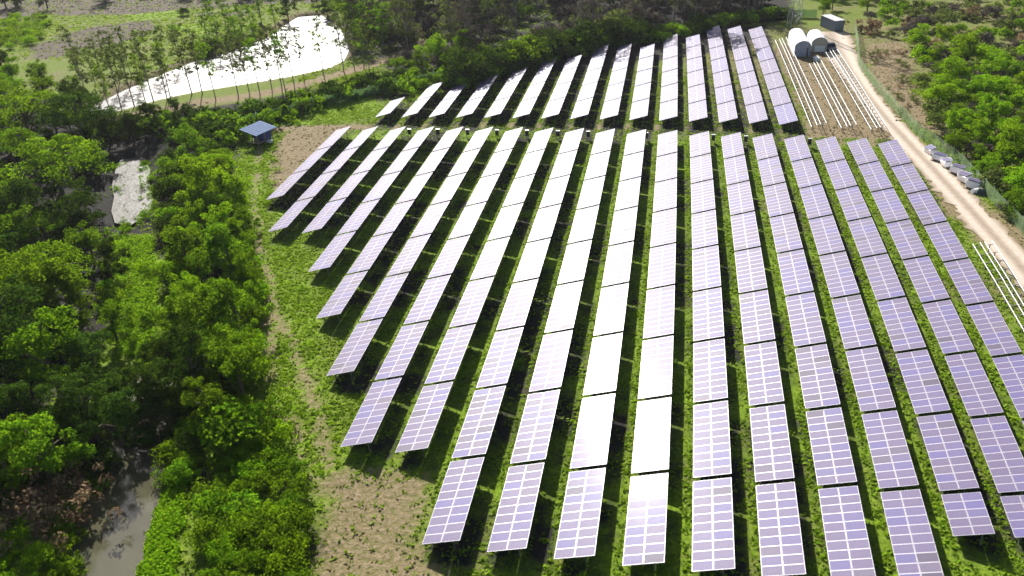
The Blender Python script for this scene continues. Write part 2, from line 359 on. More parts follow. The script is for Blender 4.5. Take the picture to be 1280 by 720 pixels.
_cache = {}
def solar_table(i, j0, j1, npan, label, far, group):
    A, B = grid(i, j0), grid(i, j1); d = A-B; Ln = np.hypot(*d); d /= Ln; mid = (A+B)/2
    rz = math.atan2(-d[0], d[1]); jm = (j0+j1)/2
    w = np.hypot(*(grid(i+.5, jm)-grid(i-.5, jm)))/5.165
    th = thing('solar_table', label, 'solar table', (mid[0], mid[1], 0), rz, group)
    gap = .46; pitch = (Ln-gap)/npan
    key = (npan, round(w, 2), round(Ln, 1))
    if key not in _cache:
        p_, rl = rack_bm(4 if npan > 5 else 3, w, Ln-gap)
        for q in rl:
            k = len(p_.v); p_.v += q.v; p_.f += [tuple(a+k for a in f) for f in q.f]; p_.m += q.m
        _cache[key] = p_.mesh('support_frame', [M_POST])
    link('support_frame', _cache[key], th)
    if far:
        k2 = ('far',)+key
        if k2 not in _cache:
            b_ = MB()
            for c_ in (0, 1):
                for r_ in range(npan):
                    xx = (PW/2+c_*(PW+GAPX))*w; yy = -Ln/2+gap/2+pitch*(r_+.5)
                    pm = panel_mesh(PW*w, pitch-.02); M = Matrix.Translation((0, 0, LOWZ)) @ Matrix.Rotation(-TILT, 4, 'Y') @ Matrix.Translation((xx, yy, -.035))
                    b_.v, v0 = b_.v, len(b_.v); b_.v += [tuple(M @ Vector(v)) for v in pm.v]; b_.f += [tuple(a+v0 for a in f) for f in pm.f]; b_.m += pm.m
            _cache[k2] = b_.mesh('solar_panels', [M_FRAME, M_BACK, M_CELL])
        link('solar_panels', _cache[k2], th, kind='stuff')
        return th
    ct, st = math.cos(TILT), math.sin(TILT)
    for c_ in (0, 1):
        for r_ in range(npan):
            xx = (PW/2+c_*(PW+GAPX))*w; yy = -Ln/2+gap/2+pitch*(r_+.5)
            o = bpy.data.objects.new('solar_panel', PANEL); COL.objects.link(o); o.parent = th
            o.location = (xx*ct+.035*st, yy, LOWZ+xx*st-.035*ct)
            o.rotation_euler = (random.gauss(0, .0022), -TILT+random.gauss(0, .0022), 0)
            o.scale = (w, (pitch-.02)/PL, 1)
    return th

for i, e in enumerate(NEAR_END):
    j = 0
    while j < e:
        j1 = min(j+1, e); n = 10 if j1-j == 1 else 5
        who = 'short table of ten solar panels' if n == 5 else 'tilted table of twenty solar panels'
        pos = f'{ORD[j+1]} from the back, {ORD[i+1]} row from left, near field'
        lab = f'tilted solar table, {ORD[j+1]} from the back, {ORD[i+1]} row from left, near field'
        if n == 5: pos = f'at the near end of the {ORD[i+1]} row'
        solar_table(i, j, j1 if n == 10 else j+.5, n, lab if n == 10 else f'{who} {pos}', False, 'solar tables in long rows, near field')
        j = j+1
for i, n in FAR_N.items():
    for k in range(n):
        solar_table(i, -.653-k-1, -.653-k, 10, f'solar table, {ORD[k+1]} from the track, {ORD[i]} row from left, far field', True, 'solar tables in rows beyond the track')

# racks still without panels
def bare_rack(i, j0, j1, label, group):
    A, B = grid(i, j0), grid(i, j1); d = A-B; Ln = np.hypot(*d); d /= Ln; mid = (A+B)/2
    w = np.hypot(*(grid(i+.5, (j0+j1)/2)-grid(i-.5, (j0+j1)/2)))/5.165
    th = thing('panel_rack', label, 'panel rack', (mid[0], mid[1], 0), math.atan2(-d[0], d[1]), group)
    key = ('r', round(w, 2), round(Ln, 1))
    if key not in _cache:
        _, rl = rack_bm(5, w, Ln-.12); zt = lambda x: LOWZ+x*math.tan(TILT)-.10; pieces = []
        for y in np.linspace(-(Ln-.12)*.42, (Ln-.12)*.42, 5):
            for x in (.65*w, 2.35*w):
                q = MB(); q.box(x-.045, y-.045, -.25, x+.045, y+.045, zt(x)-.11); pieces.append(('post', q.mesh('post', [M_POST])))
            q = MB(); q.box(0, -.03, -.06, 2.85*w/math.cos(TILT), .03, .0, M=Matrix.Translation((.1*w, y, zt(.1*w)-.05)) @ Matrix.Rotation(-TILT, 4, 'Y')); pieces.append(('rafter', q.mesh('rafter', [M_POST])))
        _cache[key] = (pieces, [q.mesh('rail', [M_RAIL]) for q in rl])
    for nm_, me_ in _cache[key][0]: link(nm_, me_, th)
    for q in _cache[key][1]: link('rail', q, th)
M_RAIL = plain('zinc_rail', (.78,.78,.75), .5, .1, .06)
for i, n in {16: 6, 17: 4, 18: 5}.items():
    for k in range(n):
        bare_rack(i, -.653-k-1, -.653-k, f'bare steel rack without panels, {ORD[k+1]} from the track, {["left","middle","right"][i-16]} rack row by shelters', 'bare racks in the far field')
for k in range(3):
    bare_rack(19, 3.45+k, 4.45+k, f'bare rack of four rails beside the road, {["farthest","middle","nearest"][k]} of three', 'bare racks beside the road')
# inverter cabinets at the back ends of the near rows
M_WHITE = plain('white_paint', (.75,.75,.73), .45); M_DARK = plain('dark_metal', (.04,.04,.045), .5)
bm1 = MB(); bm1.box(-.28, -.14, .5, .28, .14, 1.45); bm1c = MB(); bm1c.box(-.34, -.18, 1.47, .34, .18, 1.51)
bm1p = MB(); bm1p.box(-.30, -.04, -.2, -.24, .04, .499); bm1p.box(.24, -.04, -.2, .30, .04, .499)
inv = [bm1.mesh('cabinet', [M_DARK]), bm1c.mesh('cover', [M_STEEL]), bm1p.mesh('post', [M_STEEL])]
for k, i in enumerate((2.72, 3.72, 4.74, 5.74, 6.74, 7.76, 8.75, 10.62, 12.75, 13.78, 15.8)):
    g = grid(i, .05)
    th = thing('inverter_cabinet', f'small dark cabinet on posts with pale cover, {ORD[k+1]} from the left along the track', 'electrical cabinet', (g[0], g[1]-.3, 0), random.uniform(-.1, .1), 'cabinets along the track')
    link('cabinet', inv[0], th); link('cover', inv[1], th); link('post', inv[2], th)

# ------------------------------------------------------------------ foliage
def leaf_mat(name, cols, trans=.45, tcol=(.22,.42,.02), rnd=.25):
    m = bpy.data.materials.new(name); m.use_nodes = True; t = m.node_tree; t.nodes.remove(t.nodes['Principled BSDF'])
    out = t.nodes['Material Output']
    oi = t.nodes.new('ShaderNodeObjectInfo'); a = t.nodes.new('ShaderNodeAttribute'); a.attribute_name = 'tint'
    c = ramp(t, a.outputs['Fac'], [(k/(len(cols)-1), q) for k, q in enumerate(cols)])
    hv = t.nodes.new('ShaderNodeHueSaturation'); t.links.new(c, hv.inputs['Color'])
    mr = t.nodes.new('ShaderNodeMapRange'); t.links.new(oi.outputs['Random'], mr.inputs[0]); mr.inputs[3].default_value = 1-rnd; mr.inputs[4].default_value = 1+rnd*1.2
    t.links.new(mr.outputs[0], hv.inputs['Value'])
    m2 = t.nodes.new('ShaderNodeMath'); m2.operation = 'MULTIPLY_ADD'; t.links.new(oi.outputs['Random'], m2.inputs[0]); m2.inputs[1].default_value = .035; m2.inputs[2].default_value = .495
    t.links.new(m2.outputs[0], hv.inputs['Hue'])
    d = t.nodes.new('ShaderNodeBsdfDiffuse'); t.links.new(hv.outputs[0], d.inputs[0])
    tr = t.nodes.new('ShaderNodeBsdfTranslucent')
    tcn = mixc(t, .6, hv.outputs[0], tcol); t.links.new(tcn, tr.inputs[0])
    mx = t.nodes.new('ShaderNodeMixShader'); mx.inputs[0].default_value = trans
    t.links.new(d.outputs[0], mx.inputs[1]); t.links.new(tr.outputs[0], mx.inputs[2])
    t.links.new(mx.outputs[0], out.inputs[0])
    return m
GREEN = leaf_mat('leaf_green', [(.022,.045,.004), (.065,.12,.006), (.14,.24,.008), (.24,.36,.012)], .42, (.25,.40,.01))
DARKG = leaf_mat('leaf_dark', [(.014,.028,.006), (.032,.06,.008), (.085,.13,.012)], .3, (.10,.17,.01))
BRIGHT = leaf_mat('leaf_bright', [(.05,.09,.005), (.16,.27,.008), (.28,.42,.012)], .45, (.34,.52,.01))
LIME = leaf_mat('leaf_lime', [(.08,.12,.006), (.19,.32,.008), (.33,.49,.015)], .42, (.38,.56,.02), 0.)
OLIVE = leaf_mat('leaf_olive', [(.05,.06,.018), (.10,.12,.03), (.16,.17,.05)], .35, (.18,.24,.04))
TEAK = leaf_mat('leaf_teak', [(.024,.018,.024), (.060,.048,.050), (.095,.085,.060), (.19,.165,.13)], .25, (.12,.10,.07))
BROWN = leaf_mat('leaf_brown', [(.07,.045,.03), (.19,.12,.07), (.36,.24,.14)], .25, (.3,.2,.1))
M_BARK = plain('bark', (.11,.09,.065), .9, 0, .35, 4, .1); M_BARKP = plain('bark_pale', (.24,.21,.18), .9, 0, .3, 4, .1)

def leaves(C, r, per, size, seed, flat=.75, up_=.35, tint0=None):
    """quads spread through clumps: C (n,3) centres, r (n,) radii"""
    g = np.random.default_rng(seed); n = len(C); N_ = n*per
    d = g.normal(size=(N_, 3)); d[:, 2] += up_; d /= np.linalg.norm(d, axis=1)[:, None]
    rad = g.uniform(.35, 1, N_)**.6
    cc = np.repeat(C, per, 0); rr_ = np.repeat(r, per)
    P = cc+d*(rad*rr_)[:, None]*np.array([1, 1, flat])
    nrm = d+g.normal(0, .55, (N_, 3)); nrm[:, 2] += .25; nrm /= np.linalg.norm(nrm, axis=1)[:, None]
    a = np.cross(nrm, g.normal(size=(N_, 3))); a /= np.linalg.norm(a, axis=1)[:, None]; b_ = np.cross(nrm, a)
    s = size*g.uniform(.6, 1.3, N_)
    a *= s[:, None]; b_ *= (s*.55)[:, None]
    V = np.stack([P-a, P-b_, P+a, P+b_], 1)
    tint = np.repeat(g.uniform(0, 1, n) if tint0 is None else tint0, per)*.45+g.uniform(0, 1, N_)*.55
    return V, tint
def crown(kind, seed):
    g = np.random.default_rng(seed)
    if kind == 'broad':                           # radius 1 unit = 5 m
        C = []; r = []
        for q in range(g.integers(6, 9)):
            a_ = g.uniform(0, 6.28); rd = g.uniform(.3, 3.1); zc_ = g.uniform(3.2, 7.8)-.35*rd; sr = g.uniform(1.2, 2.3)
            d = g.normal(size=(9, 3)); d /= np.linalg.norm(d, axis=1)[:, None]; d[:, 2] *= .75
            C.append(d*sr*g.uniform(.55, 1.05, 9)[:, None]+[rd*math.cos(a_), rd*math.sin(a_), zc_]); r.append(g.uniform(.5, 1.15, 9))
        C = np.concatenate(C); r = np.concatenate(r); C[:, 2] = np.maximum(C[:, 2], 1.4)
        V, T = leaves(C, r, 105, .155, seed); tr = (5.2, .28)
    elif kind == 'pad':                           # flat-layered spreading tree
        n = 44; a = g.uniform(0, 6.28, n); rr_ = np.sqrt(g.uniform(.02, 1, n))*5.2
        C = np.stack([rr_*np.cos(a), rr_*np.sin(a), 8.2-.10*rr_**2+g.choice([-1.6, -.4, .3], n)], 1); r = g.uniform(.9, 1.9, n)
        V, T = leaves(C, r, 130, .16, seed, flat=.36, up_=.5); tr = (7, .3)
    elif kind == 'bush':
        n = 20; d = g.normal(size=(n, 3)); d[:, 2] = np.abs(d[:, 2]); d /= np.linalg.norm(d, axis=1)[:, None]
        C = d*np.array([1.5, 1.5, 1.1])*g.uniform(.4, 1, n)[:, None]+[0, 0, .7]; r = g.uniform(.45, .85, n)
        V, T = leaves(C, r, 105, .105, seed); tr = (.9, .07)
    elif kind == 'slim':                          # tall thin trunk, small scattered leaf tufts high up
        n = 46; h = g.uniform(.36, 1, n)**.9; C = np.stack([g.normal(0, 1, n)*1.2*(1.15-h*.6), g.normal(0, 1, n)*1.2*(1.15-h*.6), h*12.5], 1); r = g.uniform(.25, .75, n)
        V, T = leaves(C, r, 24, .19, seed); tr = (12, .13)
    elif kind == 'teak':
        n = 46; h = g.uniform(.22, 1, n); C = np.stack([g.normal(0, 1.35, n)*(1.2-h*.6), g.normal(0, 1.35, n)*(1.2-h*.6), h*12], 1); r = g.uniform(.5, 1.2, n)
        V, T = leaves(C, r, 40, .17, seed); tr = (11.5, .14)
    elif kind == 'scrub':
        n = 16; C = np.stack([g.normal(0, 1.0, n), g.normal(0, 1.0, n), g.uniform(.3, 1.5, n)], 1); r = g.uniform(.4, .8, n)
        V, T = leaves(C, r, 40, .13, seed); tr = (1.2, .05)
    t_ = MB(); hh, r0 = tr
    lean = g.normal(0, .02*hh, 2)
    p0 = np.array([0, 0, -.3]); p1 = np.array([lean[0]*.4, lean[1]*.4, hh*.5]); p2 = np.array([lean[0], lean[1], hh])
    t_.tube(p0, p1, r0, r0*.72, 7); t_.tube(p1, p2, r0*.72, r0*.25, 6)
    low = C[np.argsort(g.uniform(size=len(C)))[:(9 if kind in ('broad', 'pad') else 7)]]
    for q in low:
        f = min(.95, max(.3, (q[2]-.5)/hh*.72)) ; s_ = p1+(p2-p1)*max(0, (f-.5)*2) if f > .5 else p0+(p1-p0)*f*2
        mid_ = (s_+q)/2+np.array([0, 0, .12*hh if kind in ('broad', 'pad') else .02*hh]); rl = r0*(.38 if kind in ('broad', 'pad') else .3)
        t_.tube(s_, mid_, rl, rl*.7, 5); t_.tube(mid_, q, rl*.7, rl*.25, 4)
    return V, T, t_
LIB = {}
def lib(kind, mat, n=4):
    key = (kind, mat.name)
    if key not in LIB:
        L_ = []
        for s in range(n):
            V, T, t_ = crown(kind, 100+s*7+len(LIB)*31)
            L_.append((quads_mesh('crown', V, mat, {'tint': T}), t_.mesh('trunk', [M_BARKP if kind in ('slim', 'teak') else M_BARK])))
        LIB[key] = L_
    return LIB[key]
tree_n = 0
def tree(x, y, kind, mat, s, label, cat='tree', group=None, sz=None, name=None):
    global tree_n
    z = float(height(np.array([[x, y]]))[0])
    nm = name or {'broad': 'broadleaf_tree', 'pad': 'spreading_tree', 'bush': 'bush', 'slim': 'slim_tree', 'teak': 'teak_tree', 'scrub': 'shrub'}[kind]
    th = thing(nm, label, cat, (x, y, z), random.uniform(0, 6.28), group)
    th.scale = (s*random.uniform(.92, 1.08), s*random.uniform(.92, 1.08), (sz or s)*random.uniform(.9, 1.1))
    L_ = lib(kind, mat); cr, tk = L_[random.randrange(len(L_))]
    link('crown', cr, th); link('trunk', tk, th)
    tree_n += 1
    return th
def in_poly(P, x, y): return sdist(P, np.array([[x, y]]))[0] > 0
PLACED = []
UNDER = {}
def stuff_plant(x, y, kind, mat, s):
    k = random.randrange(3); key = (kind, k)
    if key not in _cache:
        V, T, _ = crown(kind, 300+k); g_ = np.random.default_rng(k); sel = g_.permutation(len(V))[:520]
        V = V[sel]; c_ = V.mean(1, keepdims=True); _cache[key] = (c_+(V-c_)*1.7, T[sel])
    V, T = _cache[key]; a = random.uniform(0, 6.28); ca, sa = math.cos(a), math.sin(a)
    M = np.array([[ca, -sa, 0], [sa, ca, 0], [0, 0, 1]])*s
    UNDER.setdefault(mat.name, []).append((V @ M.T+np.array([x, y, float(height(np.array([[x, y]]))[0])]), T))
def scatter(px, zc, n, smin, smax, kinds, dmin, base_label, group, cat='tree', unique=None, avoid=(), tries=60, zs=1.0, stuff=False):
    """trees whose crown middles fill the outline px (given at height zc)"""
    P = poly(px, zc); lo, hi = P.min(0), P.max(0); k = 0; made = []
    for _ in range(n*tries):
        if k >= n: break
        x, y = random.uniform(lo[0], hi[0]), random.uniform(lo[1], hi[1])
        if not in_poly(P, x, y): continue
        if any(in_poly(Q, x, y) for Q in avoid): continue
        s = random.uniform(smin, smax)
        if any((x-a)**2+(y-b_)**2 < (dmin*(s+c_)/2)**2 for a, b_, c_ in PLACED): continue
        PLACED.append((x, y, s)); kd, mt = random.choice(kinds)
        if stuff: stuff_plant(x, y, kd, mt, s); k += 1; continue
        made.append(tree(x, y, kd, mt, s, base_label, cat, group, sz=s*zs)); k += 1
    name_rows(made, base_label)
    return k
def name_rows(made, base):
    """label each plant by its place: rows counted from the back, then from the left"""
    def uvw(o):
        d = np.array(o.location)-CAM; w_ = d @ fw; return 640+F_PX*(d @ rt)/w_, 360-F_PX*(d @ up)/w_
    q = sorted(((uvw(o), o) for o in made), key=lambda e: e[0][1]); n = len(q)
    if n < 2: return
    per = max(6, int(math.ceil(math.sqrt(n*2.2)))); per = min(per, 29)
    for r_ in range(0, n, per):
        row_ = sorted(q[r_:r_+per], key=lambda e: e[0][0])
        for c_, (_, o) in enumerate(row_):
            o['label'] = f'{base}, {ORD[c_+1]} from left, {ORD[r_//per+1]} row' if n > per else f'{base}, {ORD[c_+1]} from left'
W3 = [POND, POOL, RIVER, GRASS_STRIP]
def single(u, v, zc, kind, mat, s, label, cat='tree', group=None, sz=None, name=None):
    x, y, _ = at(u, v, zc); PLACED.append((x, y, s)); return tree(x, y, kind, mat, s, label, cat, group, sz, name)

# large trees one can point to in the wood on the left
BIG = [(12,92,'broad',GREEN,.9,'green tree at the left edge just below the far meadow'),
 (48,98,'broad',GREEN,.85,'green tree second from the left edge, below the far meadow'),
 (84,112,'broad',DARKG,.8,'dark tree at the top right corner of the left wood'),
 (-8,118,'pad',GREEN,.9,'spreading tree cut by the left edge, near the meadow'),
 (66,205,'pad',GREEN,1.30,'wide flat-topped tree left of the bright pool'),
 (28,140,'pad',GREEN,1.25,'flat-topped spreading tree at the left edge, above the pool'),
 (95,145,'pad',DARKG,1.15,'dark layered tree just left of the dark water by the river'),
 (20,250,'broad',DARKG,1.15,'dark broad tree at the left edge level with the pool'),
 (98,255,'broad',DARKG,.9,'dark tree leaning over the near side of the bright pool'),
 (35,345,'broad',GREEN,1.25,'big bright green tree at left, level with the grass strip'),
 (88,350,'broad',GREEN,.95,'green tree on the left bank beside the bright grass strip'),
 (50,425,'broad',GREEN,1.2,'big green tree below the grass strip, left of the dark water'),
 (-10,400,'broad',DARKG,1.3,'dark broad tree cut by the left edge, mid height'),
 (108,430,'broad',DARKG,.85,'small dark tree at the foot of the grass strip'),
 (172,478,'broad',DARKG,.8,'dark tree over the water between grass strip and near pond'),
 (135,500,'broad',DARKG,.85,'dark tree leaning over the top end of the near pond'),
 (134,388,'broad',GREEN,.7,'small green tree narrowing the bright grass strip from the left'),
 (200,330,'broad',BRIGHT,.7,'bright small tree narrowing the grass strip from the right'),
 (128,312,'broad',DARKG,.7,'dark tree at the upper left end of the grass strip'),
 (140,452,'broad',DARKG,.85,'dark tree left of centre over the dark upper pond water'),
 (198,470,'broad',DARKG,.85,'dark tree at the right bank over the dark upper pond water'),
 (100,495,'broad',DARKG,.9,'dark tree left of the top end of the near pond'),
 (205,425,'broad',DARKG,.7,'small dark tree closing the foot of the grass strip'),
 (128,148,'broad',DARKG,.85,'dark tree at the left end of the river, beside the shade'),
 (160,146,'broad',DARKG,.8,'dark tree below the left tip of the river'),
 (192,141,'broad',DARKG,.75,'dark tree on the bank left of the blue hut'),
 (222,138,'broad',DARKG,.6,'small dark tree on the bank nearest above the blue hut'),
 (45,555,'broad',GREEN,.95,'green tree overhanging the dead brown thicket by the pond'),
 (-5,560,'broad',GREEN,.9,'green tree at the left edge above the brown thicket'),
 (245,225,'broad',BRIGHT,1.0,'bright broad tree right of the bright pool'),
 (232,175,'broad',GREEN,.8,'green tree between the dark water and the blue hut'),
 (280,300,'broad',GREEN,1.05,'large tree right of the stream, below the bright-pool tree'),
 (226,300,'broad',GREEN,.9,'tree on the right bank beside the top of the grass strip'),
 (290,375,'broad',GREEN,1.0,'rounded tree beside the footpath, level with the grass strip'),
 (232,385,'broad',GREEN,.95,'tree on the right bank beside the foot of the grass strip'),
 (292,450,'broad',GREEN,.95,'tree by the footpath, above the near pond'),
 (235,445,'broad',DARKG,.9,'dark tree right of the stream, above the near pond'),
 (290,535,'bush',GREEN,2.2,'leafy green thicket right of the near pond'),
 (258,500,'broad',GREEN,.7,'small round tree just above the right bank of the pond')]
for (u, v, kd, mt, s, lab) in BIG: single(u, v, 5.5*s if kd != 'bush' else 2, kd, mt, s, lab)
scatter([(-140,62),(60,80),(112,125),(118,185),(112,290),(104,400),(110,470),(110,540),(-60,520),(-260,300)], 5, 60, .55, 1.0, [('broad', GREEN), ('broad', DARKG), ('broad', DARKG), ('pad', GREEN)], 4.2, 'leafy tree in the dense left wood', 'trees of the wood left of the stream', avoid=W3)
scatter([(-120,100),(105,135),(118,185),(112,290),(104,400),(110,560),(-60,560),(-260,300)], 2, 70, 1.2, 2.0, [('bush', DARKG)], 2.0, 'undergrowth bush in the left wood', 'undergrowth of the left wood', 'bush', avoid=W3, stuff=True)
scatter([(228,190),(262,180),(292,215),(303,270),(316,350),(328,440),(322,485),(240,480),(222,420),(222,340),(225,260)], 4, 30, .45, .72, [('broad', GREEN), ('broad', BRIGHT), ('broad', GREEN)], 4.2, 'leafy tree between stream and footpath', 'trees between the stream and the footpath', avoid=W3)
scatter([(205,200),(262,175),(292,215),(300,270),(318,350),(330,440),(330,500),(225,500),(208,420),(205,340)], 1.5, 70, 1.0, 1.7, [('bush', GREEN), ('bush', BRIGHT), ('bush', DARKG)], 2.0, 'bush between stream and footpath', 'bushes between the stream and the footpath', 'bush', avoid=W3)
scatter([(262,500),(335,485),(362,560),(380,620),(385,760),(240,760),(248,640),(258,560)], 1.5, 95, .7, 1.5, [('bush', GREEN), ('bush', BRIGHT), ('bush', GREEN), ('scrub', GREEN)], 1.9, 'leafy bush on the slope right of the pond', 'bushes right of the near pond', 'bush', avoid=[POND])
scatter([(160,500),(228,480),(240,560),(215,600),(200,560)], 1.5, 10, .8, 1.3, [('bush', GREEN), ('bush', DARKG)], 1.7, 'bush crowding the head of the near pond', 'bushes at the head of the pond', 'bush', avoid=[POND])
scatter([(-60,640),(100,640),(108,690),(90,760),(-80,760)], .8, 44, .4, .9, [('bush', BRIGHT), ('scrub', BRIGHT), ('bush', GREEN)], 1.9, 'bright low bush in the bottom left corner', 'bushes in the bottom left corner', 'bush', avoid=[POND])
for k, (u, v, s) in enumerate([(62,606,1.7),(78,638,1.5),(42,645,1.6),(80,612,1.2),(20,628,1.3)]):
    single(u, v, 1.2, 'scrub', BROWN, s, f'dead brown bush by the near pond, {["largest, topmost","below the topmost","lower left","rightmost, sunlit","leftmost"][k]} of five', 'bush', 'dead bushes left of the pond', name='dead_bush')
scatter([(-40,540),(110,560),(118,585),(20,600),(-60,640)], 2, 14, 1.0, 1.7, [('bush', DARKG), ('bush', GREEN)], 1.7, 'dark bush between dark wood and pond', 'bushes left of the pond', 'bush', avoid=[POND])
scatter([(200,500),(170,440),(128,400),(126,300),(138,290),(150,420),(200,420),(215,480)], 1.0, 20, .45, .9, [('bush', GREEN), ('scrub', BRIGHT)], 2.2, 'small bush along the grass strip', 'bushes along the grass strip', 'bush', avoid=[POND, POOL])
scatter([(138,200),(150,190),(178,190),(192,215),(196,250),(188,285),(150,290),(138,260),(140,225)], .5, 22, .45, .9, [('bush', GREEN), ('scrub', GREEN), ('scrub', BRIGHT)], 1.6, 'bush at the edge of the bright pool', 'bushes round the bright pool', 'bush', avoid=[poly([(156,270),(153,245),(156,215),(160,204),(172,204),(176,225),(178,250),(168,268)])])
# strip of bushes between river and back fence
scatter([(112,155),(200,143),(320,132),(440,100),(560,82),(560,100),(440,114),(330,150),(282,175),(230,165),(215,175),(205,160),(130,160)], 1.5, 140, .8, 1.7, [('bush', DARKG), ('bush', DARKG), ('bush', GREEN), ('scrub', GREEN)], 1.7, 'dark bush between river and back fence', 'bushes between the river and the back fence', 'bush', avoid=[RIVER, POOL], stuff=True)
for k, (u, v, s) in enumerate([(545,62,.85),(575,58,.8),(520,72,.65),(600,66,.6),(495,78,.5)]):
    single(u, v, 5*s, 'broad', BRIGHT if k < 1 else GREEN, s, f'round green tree behind the left end of the far field, {ORD[k+1]} largest', 'tree', 'round trees behind the far field')
# hedge of dark trees behind the far field: throws the long shadow
HP = poly([(560,92),(600,84),(640,72),(680,60),(730,50),(780,40),(830,33),(880,22),(930,12),(985,6)], 4)
mk = []
for k in range(58):
    f = k/57*(len(HP)-1); a = int(min(f, len(HP)-2)); q = HP[a]+(HP[a+1]-HP[a])*(f-a); q = q+np.random.default_rng(k).normal(0, .9, 2)+np.array([0, 5.0+2.6*(k % 2)])
    s_ = random.uniform(1.7, 3.3)*(1 if k < 34 else .5); PLACED.append((q[0], q[1], s_*.2))
    mk.append(tree(q[0], q[1], 'bush', DARKG if k % 4 else GREEN, s_, '', 'tree', 'hedge behind the far field', name='hedge_tree'))
name_rows(mk, 'dark hedge tree behind the far field')
mk = []
for k in range(60):
    f = k/59*(len(HP)-1); a = int(min(f, len(HP)-2)); q = HP[a]+(HP[a+1]-HP[a])*(f-a)+np.array([0, 1.8])+np.random.default_rng(k+90).normal(0, .8, 2)
    stuff_plant(q[0], q[1], 'bush', DARKG if k % 3 else GREEN, random.uniform(1.1, 1.7))
# tall thin trees along the river
SL = [(136,133),(152,137),(168,133),(181,125),(192,127),(209,125),(213,122),(240,118),(253,117),(270,125),(298,120),(312,118),(325,118),(340,112),(352,108),(357,115),(367,103),(380,98),(404,92),(430,90),(443,87),(455,85),(462,90)]
for k, (u, v) in enumerate(SL):
    x, y, _ = at(u, v); tree(x, y, 'slim', OLIVE if k % 3 else GREEN, random.uniform(.8, 1.05), f'tall thin tree on the near river bank, {ORD[k+1]} from the left', 'tree', 'thin trees on the near river bank')
SL2 = [(108,118),(120,108),(132,112),(150,104),(165,98),(180,95),(205,88),(225,80),(100,100),(140,92)]
mk = []
for k, (u, v) in enumerate(SL2):
    x, y, _ = at(u, v); mk.append(tree(x, y, 'slim', OLIVE, random.uniform(.7, .95), '', 'tree', 'thin trees on the far river bank'))
name_rows(mk, 'thin sparse tree on the far river bank')
mk = []
for k, (u, v) in enumerate([(262,60),(275,66),(290,58),(305,52),(318,50),(330,42),(300,64),(345,36),(268,48),(285,44)]):
    x, y, _ = at(u, v); mk.append(tree(x, y, 'slim', GREEN, random.uniform(.95, 1.2), '', 'tree', 'leafy slim trees on the far bank', sz=.8))
name_rows(mk, 'leafy slim tree clustered above the bright river')
mk = []
for k, (u, v) in enumerate([(440,48),(455,58),(468,44),(480,62),(450,30),(430,35),(436,58),(492,58)]):
    x, y, _ = at(u, v); mk.append(tree(x, y, 'slim', GREEN, random.uniform(1.1, 1.4), '', 'tree', 'slim trees at the right end of the river', sz=.9))
name_rows(mk, 'green slim tree at the right end of the river')
scatter([(345,28),(350,-20),(432,-20),(424,18),(400,14),(372,18)], 2, 14, .5, .8, [('broad', DARKG), ('broad', GREEN)], 3.6, 'dark tree above the bend of the river', 'dark trees above the river bend', avoid=[RIVER])
scatter([(228,60),(262,48),(340,30),(352,34),(300,58),(240,74)], 1, 26, .7, 1.2, [('bush', GREEN), ('scrub', OLIVE)], 2.0, 'bush on the far bank above the river', 'bushes on the far bank', 'bush', avoid=[RIVER], stuff=True)
# brownish wood behind
scatter([(440,66),(420,-10),(420,-120),(1020,-110),(985,-8),(930,8),(840,26),(700,48),(600,66),(520,72)], 3, 290, 1.1, 1.6, [('teak', TEAK), ('teak', TEAK), ('teak', TEAK), ('teak', OLIVE)], 1.9, 'tall sparse brownish tree along the photo top', 'brownish wood beyond the far field')
scatter([(455,72),(440,0),(440,-90),(1000,-90),(985,-2),(930,12),(840,30),(700,52),(600,70),(520,78)], 1, 420, 1.4, 2.6, [('bush', TEAK), ('bush', TEAK), ('bush', DARKG), ('bush', OLIVE)], .5, 'undergrowth bush beneath the brownish wood', 'undergrowth of the brownish wood', 'bush', stuff=True)
# right hand scrubland
RT = [(1150,45,.85,'bright round tree topmost in the clump right of the bare mound'),(1180,42,.7,'small bright tree in the middle of the upper clump, right'),
 (1212,60,1.0,'largest bright round tree above the stack of spare panels'),(1190,95,.85,'bright tree below the largest one, right of the mound'),
 (1175,118,.75,'bright tree nearest to the fence bend on the right'),(1240,140,.9,'bright tree at the right, level with the back of the near field'),
 (1200,150,.8,'bright tree just behind the green net, above the spare panels'),(1265,175,.9,'bright tree at the right edge beside the spare panels'),
 (1255,80,.8,'darker green tree at the right edge, level with the mound'),(1225,165,.7,'bright tree between two larger ones, right of the spare panels'),
 (1285,225,.9,'bright tree cut by the right edge below the others'),(1232,110,.8,'green tree in the middle of the right hand clump')]
for (u, v, s, lab) in RT: single(u, v, 3.6*s, 'broad', BRIGHT, s, lab, sz=s*.8)
NOF = poly([(1062,20),(1068,42),(1073,84),(1095,112),(1120,140),(1150,172),(1172,186),(1200,208),(1222,232),(1245,258),(1285,298),(1320,340),(900,760),(300,760),(300,170),(1000,30)])
MOUND = poly([(1078,52),(1130,50),(1135,88),(1150,130),(1185,185),(1120,135),(1088,95)])
scatter([(1150,60),(1290,60),(1340,300),(1270,262),(1200,180),(1165,130)], 2.5, 36, .4, .65, [('broad', BRIGHT), ('broad', GREEN)], 3.8, 'green tree beyond the right hand net', 'thicket beyond the green net', avoid=[NOF, MOUND], zs=.85)
scatter([(1145,60),(1290,50),(1340,310),(1270,270),(1200,190),(1155,130)], 1.5, 90, .8, 1.6, [('bush', BRIGHT), ('bush', TEAK), ('bush', BRIGHT), ('bush', OLIVE)], 1.8, 'bush in the thicket beyond the net', 'bushes of the right hand thicket', 'bush', avoid=[NOF, MOUND], stuff=True)
